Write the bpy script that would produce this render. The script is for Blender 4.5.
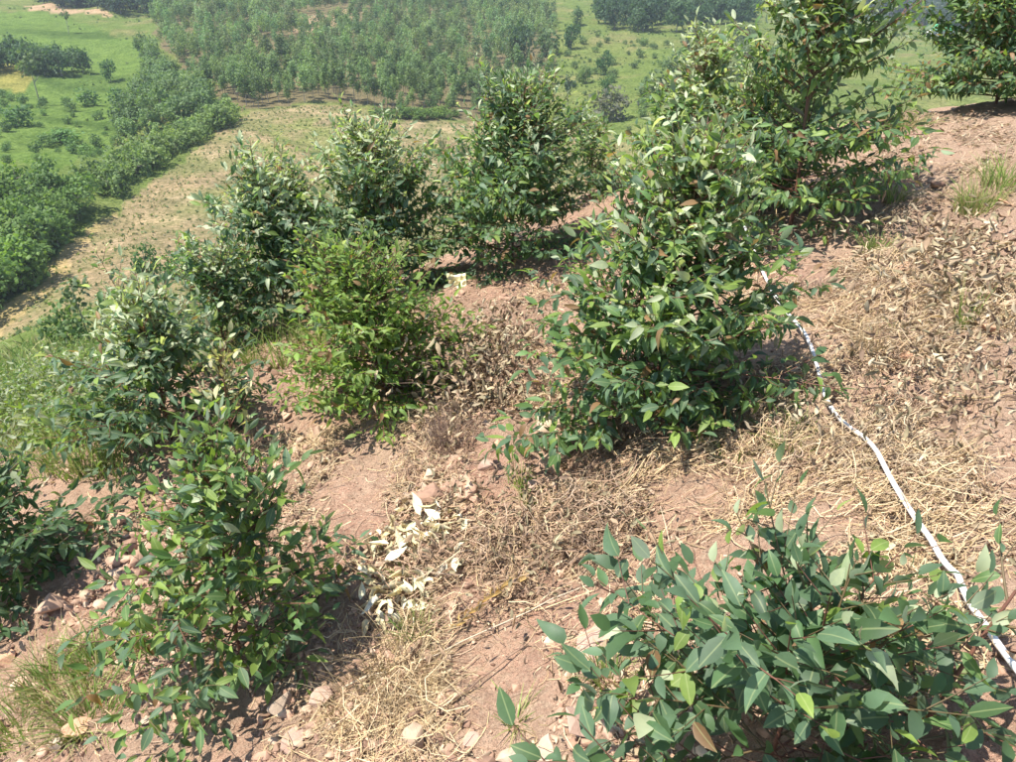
import bpy, bmesh, math
import numpy as np
from mathutils import Matrix, Vector

for o in list(bpy.data.objects):
    bpy.data.objects.remove(o, do_unlink=True)
scene = bpy.context.scene
COL = scene.collection
rad = math.radians

# ------------------------------------------------------------------ camera, sky, sun, exposure
PITCH, HFOV, EYE = 29.0, 66.0, 1.65
cam_d = bpy.data.cameras.new('camera')
cam_d.sensor_fit = 'HORIZONTAL'
cam_d.angle = rad(HFOV)
cam_d.clip_start, cam_d.clip_end = 0.05, 12000
cam = bpy.data.objects.new('camera', cam_d)
cam.location = (0, 0, EYE)
cam.rotation_euler = (rad(90 - PITCH), 0, 0)
COL.objects.link(cam)
scene.camera = cam

SUN_EL, SUN_AZ = 66.0, -105.0        # azimuth from +Y (view direction), clockwise; negative = left
world = bpy.data.worlds.new('World')
scene.world = world
world.use_nodes = True
wn = world.node_tree.nodes
sky_n = wn.new('ShaderNodeTexSky')
sky_n.sky_type = 'NISHITA'
sky_n.sun_disc = False
sky_n.sun_elevation = rad(SUN_EL)
sky_n.sun_rotation = rad(SUN_AZ)
sky_n.altitude = 1200
sky_n.air_density, sky_n.dust_density, sky_n.ozone_density = 1.0, 1.0, 1.0
world.node_tree.links.new(sky_n.outputs[0], wn['Background'].inputs[0])
wn['Background'].inputs[1].default_value = 0.135
sun_d = bpy.data.lights.new('sun', 'SUN')
sun_d.energy, sun_d.angle, sun_d.color = 4.9, rad(0.53), (1.0, 0.95, 0.86)
sun = bpy.data.objects.new('sun', sun_d)
a, e = rad(SUN_AZ), rad(SUN_EL)
to_sun = Vector((math.sin(a) * math.cos(e), math.cos(a) * math.cos(e), math.sin(e)))
sun.rotation_euler = to_sun.to_track_quat('Z', 'Y').to_euler()
sun.location = (-20, -5, 40)
COL.objects.link(sun)

vs = scene.view_settings
vs.view_transform, vs.look, vs.exposure, vs.gamma = 'Standard', 'None', 1.15, 1.0
vs.use_curve_mapping = False
scene.render.engine = 'CYCLES'
cy = scene.cycles
cy.use_denoising = True
cy.max_bounces, cy.diffuse_bounces, cy.glossy_bounces, cy.transmission_bounces = 6, 3, 2, 4
cy.transparent_max_bounces, cy.volume_bounces = 8, 0

# ------------------------------------------------------------------ helpers
RNG = np.random.default_rng(11)
FPX = 508 / math.tan(rad(HFOV / 2))
CP, SP = math.cos(rad(PITCH)), math.sin(rad(PITCH))


def ray(px, py):
    """unit direction of the sight line through a place in the photograph (1016 x 762)"""
    x = (px - 508) / FPX
    u = (381 - py) / FPX
    v = np.array([x, CP + u * SP, -SP + u * CP])
    return v / np.linalg.norm(v)


def hash2(ix, iy, seed):
    h = (ix.astype(np.int64) * 374761393 + iy.astype(np.int64) * 668265263 + seed * 982451653) & 0xffffffff
    h = ((h ^ (h >> 13)) * 1274126177) & 0xffffffff
    return ((h ^ (h >> 16)) & 0xffff) / 65535.0


def vnoise(x, y, seed=0):
    x = np.asarray(x, float); y = np.asarray(y, float)
    ix, iy = np.floor(x), np.floor(y)
    fx, fy = x - ix, y - iy
    fx = fx * fx * fx * (fx * (fx * 6 - 15) + 10); fy = fy * fy * fy * (fy * (fy * 6 - 15) + 10)
    a = hash2(ix, iy, seed); b = hash2(ix + 1, iy, seed)
    c = hash2(ix, iy + 1, seed); d = hash2(ix + 1, iy + 1, seed)
    return (a * (1 - fx) + b * fx) * (1 - fy) + (c * (1 - fx) + d * fx) * fy


def fbm(x, y, seed=0, octv=4, gain=0.5):
    s, amp, tot = 0, 1, 0
    c, sn = math.cos(0.6), math.sin(0.6)
    for k in range(octv):
        s = s + amp * (vnoise(x, y, seed + k * 17) - 0.5)
        tot += amp
        amp *= gain
        x, y = (c * x - sn * y) * 2.03 + 5.2, (sn * x + c * y) * 2.03 + 1.7
    return s / tot


def smooth(a, b, x):
    t = np.clip((x - a) / (b - a), 0, 1)
    return t * t * (3 - 2 * t)


class TPS:
    def __init__(self, P, v, lam=0.0):
        P = np.asarray(P, float); v = np.asarray(v, float)
        n = len(P)
        K = self.U(np.linalg.norm(P[:, None] - P[None], axis=2)) + lam * np.eye(n)
        Q = np.hstack([np.ones((n, 1)), P])
        A = np.zeros((n + 3, n + 3)); A[:n, :n] = K; A[:n, n:] = Q; A[n:, :n] = Q.T
        s = np.linalg.solve(A, np.concatenate([v, np.zeros(3)]))
        self.P, self.w, self.c = P, s[:n], s[n:]

    @staticmethod
    def U(r):
        return r * r * np.log(np.maximum(r, 1e-9))

    def __call__(self, x, y):
        x = np.asarray(x, float); y = np.asarray(y, float)
        out = self.c[0] + self.c[1] * x + self.c[2] * y
        for p, w in zip(self.P, self.w):
            out = out + w * self.U(np.sqrt((x - p[0]) ** 2 + (y - p[1]) ** 2))
        return out


# ------------------------------------------------------------------ the lie of the land
NEAR = [(500, 755, 2.35), (60, 740, 3.35), (300, 700, 2.75), (700, 620, 2.35), (690, 462, 2.95), (560, 480, 3.1),
        (430, 540, 3.0), (340, 440, 3.85), (130, 462, 4.6), (60, 610, 3.9), (280, 400, 4.4),
        (400, 425, 3.8), (460, 290, 5.2), (600, 200, 6.6), (550, 260, 5.5), (860, 250, 4.7), (900, 140, 6.3),
        (1010, 118, 6.6), (1010, 300, 3.8), (900, 440, 2.95), (1000, 560, 2.35), (1010, 740, 1.9),
        (60, 440, 5.8), (250, 340, 5.5)]
pts, zs = [], []
for px, py, s in NEAR:
    p = np.array([0, 0, EYE]) + ray(px, py) * s
    pts.append(p[:2]); zs.append(p[2])
for x, y, z in [(0, 0, 0.0), (1.5, 0, .35), (-1.5, 0, -.55), (-4, 0, -1.9), (-7, 3, -3.6), (5, 0, 1.3), (7, 4, 1.3), (-2, -2, -.6),
                (2, -2, .6), (0, 9.5, -1.6), (4.5, 10, -.35), (8, 8, .7), (-3, 9, -3.6)]:
    pts.append((x, y)); zs.append(z)
near_tps = TPS(pts, zs, lam=0.04)

FAR = [(0, 335, 115), (60, 275, 135), (112, 222, 160), (180, 165, 195), (240, 118, 232), (300, 110, 240), (370, 112, 243),
       (440, 120, 240), (520, 128, 238), (620, 140, 225), (700, 120, 240), (300, 300, 112), (200, 230, 150), (350, 200, 165),
       (450, 170, 190), (0, 260, 150), (0, 160, 215), (60, 130, 260), (120, 140, 240), (30, 90, 330), (100, 60, 390), (60, 20, 520),
       (150, 15, 530), (300, 75, 320), (300, 40, 400), (300, 5, 540), (450, 70, 330), (450, 20, 480), (560, 60, 340),
       (180, 60, 370), (180, 20, 490), (600, 100, 270), (600, 40, 400), (650, 10, 560), (700, 60, 340), (700, 10, 560),
       (870, 62, 420), (880, 38, 620), (900, 24, 900), (900, -30, 1700), (600, -40, 1300), (100, -40, 1300), (300, -40, 1300),
       (20, 400, 9), (35, 375, 22), (45, 355, 50), (60, 325, 88), (1010, 30, 700), (1010, 60, 420), (1010, -30, 1700)]
fp, ft = [], []
for px, py, r in FAR:
    d = ray(px, py)
    fp.append((math.atan2(d[0], d[1]) * 2.5, math.log(r))); ft.append(d[2] / math.hypot(d[0], d[1]))
for az, r, t in [(-12, 14, -.50), (-12, 30, -.55), (-12, 60, -.50), (5, 14, -.42), (5, 30, -.5), (5, 60, -.46), (5, 120, -.36),
                 (18, 14, -.36), (18, 40, -.44), (18, 120, -.34), (32, 15, -.25), (32, 40, -.33), (32, 150, -.27),
                 (-50, 15, -.55), (-50, 100, -.45), (-50, 300, -.2), (-50, 1000, -.04), (50, 15, -.12), (50, 100, -.22), (50, 300, -.16),
                 (50, 1000, -.05), (-40, 4000, .05), (0, 4000, .05), (40, 4000, .05)]:
    fp.append((rad(az) * 2.5, math.log(r))); ft.append(t)
for az in (-45, -30, -15, 0, 15, 30, 45):
    for r in (6.5, 9.0):
        if az == -30 and r > 8:
            continue
        x, y = r * math.sin(rad(az)), r * math.cos(rad(az))
        fp.append((rad(az) * 2.5, math.log(r))); ft.append((float(near_tps(x, y)) - EYE) / r)
far_tps = TPS(fp, ft, lam=0.002)


def base_h(x, y):
    x = np.asarray(x, float); y = np.asarray(y, float)
    r = np.sqrt(x * x + y * y)
    az = np.clip(np.arctan2(x, y), rad(-62), rad(62)) * 2.5
    zf = EYE + r * far_tps(az, np.log(np.maximum(r, 3.0)))
    zn = near_tps(x, y)
    w = smooth(6.5, 9.5, r)
    return zn * (1 - w) + zf * w


def detail_h(x, y):
    """clods, rills and little benches of the near slope"""
    d = 0.10 * fbm(x * 0.9, y * 0.9, 3, 3) + 0.075 * fbm(x * 3.3, y * 3.3, 9, 3)
    rid = 1 - np.abs(2 * vnoise(x * 6 + 2 * fbm(x * 3, y * 3, 44), y * 6, 21) - 1)
    d = d + 0.034 * (rid - .5) + 0.03 * fbm(x * 16, y * 16, 31, 3)
    return d


def H(x, y):
    x = np.asarray(x, float); y = np.asarray(y, float)
    r = np.sqrt(x * x + y * y)
    return base_h(x, y) + detail_h(x, y) * (1 - smooth(9, 13, r))


def Hfar(x, y):
    r = np.sqrt(np.asarray(x) ** 2 + np.asarray(y) ** 2)
    und = fbm(np.asarray(x) / 35, np.asarray(y) / 35, 77, 4) * smooth(40, 160, r) * 5 * (1 + r / 900)
    return base_h(x, y) + und - 0.25 * (1 - smooth(10, 13.5, r))


def hit(px, py, far=False):
    """where the sight line through a place in the photograph meets the ground"""
    d = ray(px, py)
    f = Hfar if far else H
    s = np.exp(np.linspace(math.log(60.0 if far else 1.2), math.log(3000.0 if far else 14.0), 1500))
    P = np.array([0, 0, EYE])[None] + d[None] * s[:, None]
    g = P[:, 2] - f(P[:, 0], P[:, 1])
    k = np.argmax(g < 0)
    if g[k] >= 0:
        k = len(s) - 1 if far else int(np.argmin(g))
    p = P[k]
    return np.array([p[0], p[1], float(f(p[0], p[1]))])


# ------------------------------------------------------------------ mesh and material helpers
def mesh_np(name, V, F, mat=None, col=None, smooth_shade=False):
    """mesh from arrays; F is (n,3) or (n,4) or a list of such arrays; col is per-vertex rgb"""
    Fs = F if isinstance(F, list) else [F]
    Fs = [np.asarray(f, np.int64) for f in Fs if len(f)]
    me = bpy.data.meshes.new(name)
    V = np.asarray(V, np.float32)
    me.vertices.add(len(V))
    me.vertices.foreach_set('co', V.ravel())
    loops = np.concatenate([f.ravel() for f in Fs]).astype(np.int32)
    tot = np.concatenate([np.full(len(f), f.shape[1], np.int32) for f in Fs])
    start = np.concatenate([[0], np.cumsum(tot)[:-1]]).astype(np.int32)
    me.loops.add(len(loops))
    me.loops.foreach_set('vertex_index', loops)
    me.polygons.add(len(tot))
    me.polygons.foreach_set('loop_start', start)
    me.polygons.foreach_set('loop_total', tot)
    if smooth_shade:
        me.polygons.foreach_set('use_smooth', np.ones(len(tot), bool))
    me.update(calc_edges=True)
    if col is not None:
        at = me.color_attributes.new('Col', 'FLOAT_COLOR', 'POINT')
        c = np.ones((len(V), 4), np.float32); c[:, :3] = col
        at.data.foreach_set('color', c.ravel())
    if mat:
        me.materials.append(mat)
    return me


def link(name, me, parent=None, loc=None):
    o = bpy.data.objects.new(name, me)
    COL.objects.link(o)
    if parent is not None:
        o.parent = parent
    if loc is not None:
        o.location = loc
    return o


def tag(o, label=None, cat=None, group=None, kind=None):
    for k, v in (('label', label), ('category', cat), ('group', group), ('kind', kind)):
        if v:
            o[k] = v
    return o


def thing(name, label, cat, loc, group=None):
    return tag(link(name, None, loc=loc), label, cat, group)


def newmat(name):
    m = bpy.data.materials.new(name)
    m.use_nodes = True
    nt = m.node_tree
    return m, nt, nt.nodes, nt.links, nt.nodes['Principled BSDF']


def nz(nt, scale, detail=4, rough=.55, vec=None, dist=0.0):
    n = nt.nodes.new('ShaderNodeTexNoise')
    n.inputs['Scale'].default_value = scale
    n.inputs['Detail'].default_value = detail
    n.inputs['Roughness'].default_value = rough
    n.inputs['Distortion'].default_value = dist
    if vec is not None:
        nt.links.new(vec, n.inputs['Vector'])
    return n.outputs['Fac']


def ramp(nt, fac, stops, interp='LINEAR'):
    r = nt.nodes.new('ShaderNodeValToRGB')
    r.color_ramp.interpolation = interp
    el = r.color_ramp.elements
    while len(el) < len(stops):
        el.new(0.5)
    for k, (p, c) in enumerate(stops):
        el[k].position = p
        el[k].color = (c[0], c[1], c[2], 1) if not isinstance(c, (int, float)) else (c, c, c, 1)
    nt.links.new(fac, r.inputs[0])
    return r.outputs[0]


def mixc(nt, fac, a, b, mode='MIX'):
    m = nt.nodes.new('ShaderNodeMix')
    m.data_type, m.blend_type = 'RGBA', mode
    for sock, v in ((m.inputs[0], fac), (m.inputs[6], a), (m.inputs[7], b)):
        if isinstance(v, (int, float)):
            sock.default_value = v
        elif isinstance(v, tuple):
            sock.default_value = (*v, 1)
        else:
            nt.links.new(v, sock)
    return m.outputs[2]


def bump(nt, h, strength, dist, prev=None):
    b = nt.nodes.new('ShaderNodeBump')
    b.inputs['Strength'].default_value = strength
    b.inputs['Distance'].default_value = dist
    nt.links.new(h, b.inputs['Height'])
    if prev is not None:
        nt.links.new(prev, b.inputs['Normal'])
    return b.outputs[0]


def tc(nt, which='Object'):
    return nt.nodes.new('ShaderNodeTexCoord').outputs[which]


def attr(nt, name='Col'):
    n = nt.nodes.new('ShaderNodeAttribute')
    n.attribute_name = name
    return n.outputs['Color']


def leaf_material(name, solo, trans=0.35, rough=0.55, pale=(0.34, 0.39, 0.28), pale_mix=0.55, crown=False):
    m, nt, N, L, bs = newmat(name)
    if solo:
        oi = N.new('ShaderNodeObjectInfo')
        c = oi.outputs['Color']
        if crown:
            c = mixc(nt, 0.5, c, ramp(nt, oi.outputs['Random'], [(0, (.55, .62, .6)), (.5, (1, 1, 1)), (1, (1.5, 1.35, .95))]), 'MULTIPLY')
    else:
        c = attr(nt)
    if crown:
        c = mixc(nt, 1.0, c, ramp(nt, nz(nt, 1.1, 2, vec=tc(nt)), [(.3, (.7, .74, .75)), (.7, (1.3, 1.25, 1.1))]), 'MULTIPLY')
    else:
        c = mixc(nt, 1.0, c, ramp(nt, nz(nt, 14 if not solo else 2.3, 3, vec=tc(nt)), [(.3, (.8, .82, .8)), (.7, (1.2, 1.17, 1.1))]), 'MULTIPLY')
        if solo:                                   # pale midrib of the blade
            sx = N.new('ShaderNodeSeparateXYZ'); L.new(tc(nt), sx.inputs[0])
            ab = N.new('ShaderNodeMath'); ab.operation = 'ABSOLUTE'; L.new(sx.outputs[0], ab.inputs[0])
            rib = ramp(nt, ab.outputs[0], [(0.0, 1.0), (0.022, 0.0)])
            c = mixc(nt, rib, c, mixc(nt, 0.35, c, (.42, .46, .22)))
    geo = N.new('ShaderNodeNewGeometry')
    bf = N.new('ShaderNodeMath'); bf.operation = 'MULTIPLY'; bf.inputs[1].default_value = pale_mix
    L.new(geo.outputs['Backfacing'], bf.inputs[0])
    c2 = mixc(nt, bf.outputs[0], c, pale)
    L.new(c2, bs.inputs['Base Color'])
    bs.inputs['Roughness'].default_value = rough
    bs.inputs['Specular IOR Level'].default_value = 0.38 if not crown else 0.25
    tr = N.new('ShaderNodeBsdfTranslucent')
    L.new(mixc(nt, 1.0, c, (1.9, 2.0, .75), 'MULTIPLY'), tr.inputs['Color'])
    mx = N.new('ShaderNodeMixShader'); mx.inputs[0].default_value = trans
    L.new(bs.outputs[0], mx.inputs[1]); L.new(tr.outputs[0], mx.inputs[2])
    L.new(mx.outputs[0], N['Material Output'].inputs[0])
    return m


def attr_material(name, rough=.85, var_scale=20, trans=0.0, solo=False):
    m, nt, N, L, bs = newmat(name)
    if solo:
        c = N.new('ShaderNodeObjectInfo').outputs['Color']
    else:
        c = attr(nt)
    c = mixc(nt, 1.0, c, ramp(nt, nz(nt, var_scale, 3, vec=tc(nt)), [(.3, (.72, .72, .72)), (.7, (1.25, 1.22, 1.18))]), 'MULTIPLY')
    L.new(c, bs.inputs['Base Color'])
    bs.inputs['Roughness'].default_value = rough
    bs.inputs['Specular IOR Level'].default_value = .2
    if trans:
        tr = N.new('ShaderNodeBsdfTranslucent')
        L.new(mixc(nt, 1.0, c, (1.2, 1.15, .8), 'MULTIPLY'), tr.inputs['Color'])
        mx = N.new('ShaderNodeMixShader'); mx.inputs[0].default_value = trans
        L.new(bs.outputs[0], mx.inputs[1]); L.new(tr.outputs[0], mx.inputs[2])
        L.new(mx.outputs[0], N['Material Output'].inputs[0])
    return m


M_LEAF_SOLO = leaf_material('sapling_leaf', True)
M_LEAF = leaf_material('sapling_foliage', False)
M_CROWN_SOLO = leaf_material('tree_crown', True, .3, .6, pale_mix=.15, crown=True)
M_CROWN = leaf_material('wood_crowns', False, .3, .6, pale_mix=.15, crown=True)
M_STRAW = attr_material('dry_straw', .7, 30, .15)
M_GRASS = attr_material('grass_blades', .5, 9, .3)
M_DRY_SOLO = attr_material('withered_leaf', .65, 3, .15, True)


def bark_material(name, c1, c2):
    m, nt, N, L, bs = newmat(name)
    L.new(ramp(nt, nz(nt, 30, 4, vec=tc(nt)), [(.3, c1), (.7, c2)]), bs.inputs['Base Color'])
    bs.inputs['Roughness'].default_value = .6
    return m


M_STEM = bark_material('red_brown_stem', (.10, .04, .025), (.19, .085, .055))
M_TWIG = bark_material('green_brown_twig', (.09, .07, .03), (.15, .10, .05))
M_TRUNK = bark_material('pale_trunk', (.14, .12, .10), (.30, .27, .22))


# soil of the near slope
def soil_material():
    m, nt, N, L, bs = newmat('hillside_soil')
    v = tc(nt)
    big = nz(nt, 1.3, 5, .6, v)
    c = ramp(nt, big, [(.30, (.36, .225, .15)), (.5, (.485, .30, .205)), (.68, (.55, .38, .265))])
    c = mixc(nt, ramp(nt, nz(nt, 0.8, 4, .6, v, .6), [(.5, 0.0), (.66, .75)]), c, (.45, .225, .165))
    c = mixc(nt, ramp(nt, nz(nt, 9, 6, .7, v), [(.42, 0.0), (.62, .6)]), c, (.29, .185, .13))
    c = mixc(nt, ramp(nt, nz(nt, 45, 5, .75, v), [(.45, 0.0), (.7, .65)]), c, (.53, .41, .29))
    c = mixc(nt, ramp(nt, nz(nt, 120, 3, .8, v), [(.52, 0.0), (.62, .55)]), c, (.15, .10, .07))
    c = mixc(nt, attr_fac(nt), c, mixc(nt, nz(nt, 25, 4, .7, v), (.36, .235, .165), (.51, .37, .265)))
    L.new(c, bs.inputs['Base Color'])
    bs.inputs['Roughness'].default_value = .95
    bs.inputs['Specular IOR Level'].default_value = .1
    vo = N.new('ShaderNodeTexVoronoi'); vo.inputs['Scale'].default_value = 26; vo.feature = 'F1'
    L.new(v, vo.inputs['Vector'])
    b = bump(nt, nz(nt, 18, 6, .72, v), 1.0, .055)
    b = bump(nt, vo.outputs['Distance'], .5, .02, b)
    b = bump(nt, nz(nt, 90, 4, .75, v), 1.0, .012, b)
    b = bump(nt, nz(nt, 260, 3, .8, v), .7, .004, b)
    L.new(b, bs.inputs['Normal'])
    return m


def attr_fac(nt):
    n = nt.nodes.new('ShaderNodeAttribute')
    n.attribute_name = 'Col'
    return n.outputs['Fac']


# ------------------------------------------------------------------ setting: near slope
def grid_axis(lo, hi, step, lo2, hi2, grow=1.12):
    mid = list(np.arange(lo, hi + 1e-6, step))
    s, x, up = step, hi, []
    while x < hi2:
        s *= grow; x += s; up.append(x)
    s, x, dn = step, lo, []
    while x > lo2:
        s *= grow; x -= s; dn.append(x)
    return np.array(dn[::-1] + mid + up)


gx = grid_axis(-3.4, 3.6, .0165, -9, 10)
gy = grid_axis(.9, 6.6, .0165, -4, 15)
X, Y = np.meshgrid(gx, gy)
Z = H(X, Y)
rr = np.sqrt(X ** 2 + Y ** 2)
V = np.stack([X, Y, Z], -1).reshape(-1, 3)
nx_, ny_ = len(gx), len(gy)
idx = np.arange(nx_ * ny_).reshape(ny_, nx_)
F = np.stack([idx[:-1, :-1], idx[:-1, 1:], idx[1:, 1:], idx[1:, :-1]], -1).reshape(-1, 4)
# weathered brown litter crust on the right-hand bank (0..1)
crust = np.clip(smooth(.75, 1.7, X + .25 * fbm(X * 2, Y * 2, 5) * 4 - .12 * (Y - 2)) * .8, 0, 1).ravel()
M_SOIL = soil_material()
slope = link('hillside_ground', mesh_np('hillside_ground', V, F, M_SOIL, np.repeat(crust[:, None], 3, 1), True))
tag(slope, 'bare pinkish soil slope with dry litter under the saplings', kind='structure')


# ------------------------------------------------------------------ setting: valley beyond
def poly_world(P, far=True):
    return np.array([hit(px, py, far)[:2] for px, py in P])


def inside(poly, x, y):
    x = np.asarray(x, float); y = np.asarray(y, float)
    r = np.zeros(x.shape, bool)
    n = len(poly)
    for i in range(n):
        x1, y1 = poly[i]; x2, y2 = poly[(i + 1) % n]
        if y1 == y2:
            continue
        r ^= ((y1 > y) != (y2 > y)) & (x < (x2 - x1) * (y - y1) / (y2 - y1) + x1)
    return r


PX = dict(
    field=[(-10, 345), (0, 333), (60, 270), (114, 222), (127, 200), (180, 164), (243, 117), (300, 107), (372, 108), (378, 121), (470, 123),
           (560, 129), (640, 139), (660, 210), (640, 330), (300, 330), (160, 295), (110, 300), (60, 322)],
    fieldgreen=[(300, 118), (380, 122), (440, 150), (380, 178), (300, 160), (250, 150), (270, 125)],
    forest=[(243, 113), (300, 105), (374, 106), (380, 119), (470, 120), (520, 110), (552, 85), (556, 25), (520, -8), (180, -8), (152, 18), (160, 45),
            (200, 88)],
    dirt1=[(282, 30), (300, 18), (352, 9), (356, 18), (322, 34)],
    dirt2=[(28, 6), (45, 3), (75, 10), (112, 13), (112, 17), (60, 14), (30, 11)],
    yellow=[(-8, 52), (12, 60), (32, 76), (30, 92), (-8, 92)],
    track=[(-12, 352), (0, 321), (60, 261), (113, 213), (121, 215), (70, 268), (5, 336)],
    band=[(-45, 205), (40, 200), (108, 208), (60, 258), (0, 315), (-45, 345)],
    meadow=[(-40, 12), (60, 14), (150, 50), (155, 95), (110, 150), (60, 175), (-40, 160)],
    darkrow=[(35, 8), (60, 6), (150, 10), (150, 2), (35, 0)],
)
PW = {k: poly_world(v) for k, v in PX.items()}

az_ax = np.concatenate([np.linspace(-62, -38, 40)[:-1], np.linspace(-38, 38, 420), np.linspace(38, 62, 40)[1:]])
r_ax = np.exp(np.arange(math.log(8.0), math.log(5200.0), .0145))
AZ, RR = np.meshgrid(np.radians(az_ax), r_ax)
X, Y = RR * np.sin(AZ), RR * np.cos(AZ)
Z = Hfar(X, Y)
V = np.stack([X, Y, Z], -1).reshape(-1, 3)
idx = np.arange(X.size).reshape(X.shape)
F = np.stack([idx[:-1, 1:], idx[:-1, :-1], idx[1:, :-1], idx[1:, 1:]], -1).reshape(-1, 4)[:, ::-1]
x, y, r = V[:, 0], V[:, 1], RR.ravel()
jx = x + 6 * fbm(x / 9, y / 9, 61); jy = y + 6 * fbm(x / 9, y / 9, 62)
col = np.tile(np.array([.115, .155, .05]), (len(V), 1))                      # rough pasture


def paint(mask, c, amt=1.0):
    a_ = (mask * amt)[:, None]
    col[:] = col * (1 - a_) + np.array(c)[None] * a_


n1 = fbm(x / 25, y / 25, 64, 4)
paint(smooth(-.1, .2, n1), (.15, .17, .065), .7)
paint(smooth(.05, .3, fbm(x / 14, y / 14, 66, 4)), (.21, .18, .10), .6)
paint(inside(PW['meadow'], jx, jy), (.105, .165, .045), .85)
terr = smooth(.62, .9, vnoise((y + .25 * x + 12 * n1) / 7.0, x / 160, 67))
paint(inside(PW['meadow'], jx, jy) * terr, (.06, .10, .03), .9)
paint(inside(PW['yellow'], jx, jy), (.26, .22, .075), .7)
fld = inside(PW['field'], jx, jy).astype(float)
paint(fld, (.255, .195, .13))
paint(fld * smooth(-.22, .12, fbm(x / 18, y / 12, 71, 4)), (.165, .175, .08), .75)
paint(fld * smooth(.1, .25, fbm(x / 10, y / 7, 73, 4)), (.36, .27, .19), .7)
paint(fld * inside(PW['fieldgreen'], jx, jy) * smooth(-.2, .1, fbm(x / 5, y / 5, 75)), (.165, .19, .07), .8)
paint(inside(PW['forest'], jx, jy), (.15, .125, .08))
for k in ('dirt1', 'dirt2'):
    paint(inside(PW[k], jx, jy), (.40, .27, .20), .9)
paint(inside(PW['track'], jx, jy), (.33, .25, .14), .85)
paint(inside(PW['band'], jx, jy), (.08, .11, .03))
paint(smooth(700, 1000, r), (.035, .055, .03))
paint((1 - smooth(20, 45, r)), (.17, .19, .07), .8)
paint(smooth(6, 10, r) * (1 - smooth(12, 16, r)) * smooth(-.05, .2, fbm(x / 2, y / 2, 78)), (.33, .25, .16), .6)


def valley_material():
    m, nt, N, L, bs = newmat('valley_ground')
    v = tc(nt)
    c = attr(nt)
    c = mixc(nt, 1.0, c, ramp(nt, nz(nt, .18, 6, .7, v), [(.3, (.7, .74, .72)), (.7, (1.3, 1.24, 1.2))]), 'MULTIPLY')
    c = mixc(nt, 1.0, c, ramp(nt, nz(nt, 1.1, 5, .75, v), [(.35, (.5, .58, .42)), (.65, (1.4, 1.32, 1.3))]), 'MULTIPLY')
    L.new(c, bs.inputs['Base Color'])
    bs.inputs['Roughness'].default_value = 1
    bs.inputs['Specular IOR Level'].default_value = 0
    c = mixc(nt, 1.0, c, ramp(nt, nz(nt, 4.5, 4, .7, v), [(.35, (.7, .76, .66)), (.65, (1.25, 1.2, 1.2))]), 'MULTIPLY')
    L.new(c, bs.inputs['Base Color'])
    b = bump(nt, nz(nt, .5, 6, .7, v), .8, 1.0)
    L.new(b, bs.inputs['Normal'])
    return m


valley = link('valley_terrain', mesh_np('valley_terrain', V, F, valley_material(), col, True))
tag(valley, 'green valley and opposite hillside with fields and pasture', kind='structure')


# ------------------------------------------------------------------ building blocks: leaves, ribbons, tubes, stones
LT = np.array([0, .13, .36, .63, .86, 1.0])


def leaf_template(w, droop, fold, twist=0.0, wave=0.0):
    """one blade along +Y, unit length, 16 triangles; returns verts, faces"""
    prof = np.array([0.0, .62, 1.0, .84, .36, 0.0]) * w / 2
    V = [(0, 0, 0)]
    for k in range(1, 5):
        t, hw = LT[k], prof[k]
        a_ = twist * t
        for s in (-1, 0, 1):
            xx, zz = s * hw, abs(s) * hw * fold + wave * math.sin(9 * t + s) * abs(s)
            V.append((xx * math.cos(a_) - zz * math.sin(a_), t, xx * math.sin(a_) + zz * math.cos(a_)))
    V.append((0, 1, 0))
    V = np.array(V, float)
    t = V[:, 1].copy()
    V[:, 2] -= droop * t * t
    V[:, 1] = t * (1 - .25 * droop * t)
    tris = [(0, 2, 1), (0, 3, 2), (13, 10, 11), (13, 11, 12)]
    quads = []
    for k in range(3):
        b = 1 + 3 * k
        quads += [(b, b + 1, b + 4, b + 3), (b + 1, b + 2, b + 5, b + 4)]
    return V, np.array(tris), np.array(quads)


LEAF_VARS = [leaf_template(.37, .12, .25), leaf_template(.42, .28, .3, .3), leaf_template(.35, .4, .35, -.4), leaf_template(.40, .05, .2, .2),
             leaf_template(.33, .2, .5, -.2), leaf_template(.43, .32, .15, .1), leaf_template(.38, .55, .3, .6), leaf_template(.34, -.2, .6, .5), leaf_template(.40, .8, .5, .9, .02), leaf_template(.36, .6, .8, -.9, .02)]
DRY_VARS = [leaf_template(.4, .7, 1.0, 1.4, .03), leaf_template(.45, -.6, .9, -1.0, .04), leaf_template(.36, .4, 1.4, 2.0, .03)]


def frames(D, Nn):
    D = D / np.linalg.norm(D, axis=1, keepdims=True)
    Nn = Nn - (Nn * D).sum(1, keepdims=True) * D
    Nn = Nn / np.maximum(np.linalg.norm(Nn, axis=1, keepdims=True), 1e-6)
    Xx = np.cross(D, Nn)
    return np.stack([Xx, D, Nn], -1)            # columns: x, y, z


def bake_leaves(P, R, S, C, var, tmpl):
    """all leaves of one foliage mass as arrays"""
    Vs, Ts, Qs, Cs, off = [], [], [], [], 0
    for k, (tv, tt, tq) in enumerate(tmpl):
        m = np.where(var == k)[0]
        if not len(m):
            continue
        v = np.einsum('nij,vj->nvi', R[m], tv) * S[m][:, None, None] + P[m][:, None]
        n, nv = len(m), len(tv)
        o = off + np.arange(n)[:, None, None] * nv
        Vs.append(v.reshape(-1, 3)); Ts.append((tt[None] + o).reshape(-1, 3)); Qs.append((tq[None] + o).reshape(-1, 4))
        Cs.append(np.repeat(C[m], nv, 0)); off += n * nv
    return np.concatenate(Vs), [np.concatenate(Ts), np.concatenate(Qs)], np.concatenate(Cs)


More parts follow.
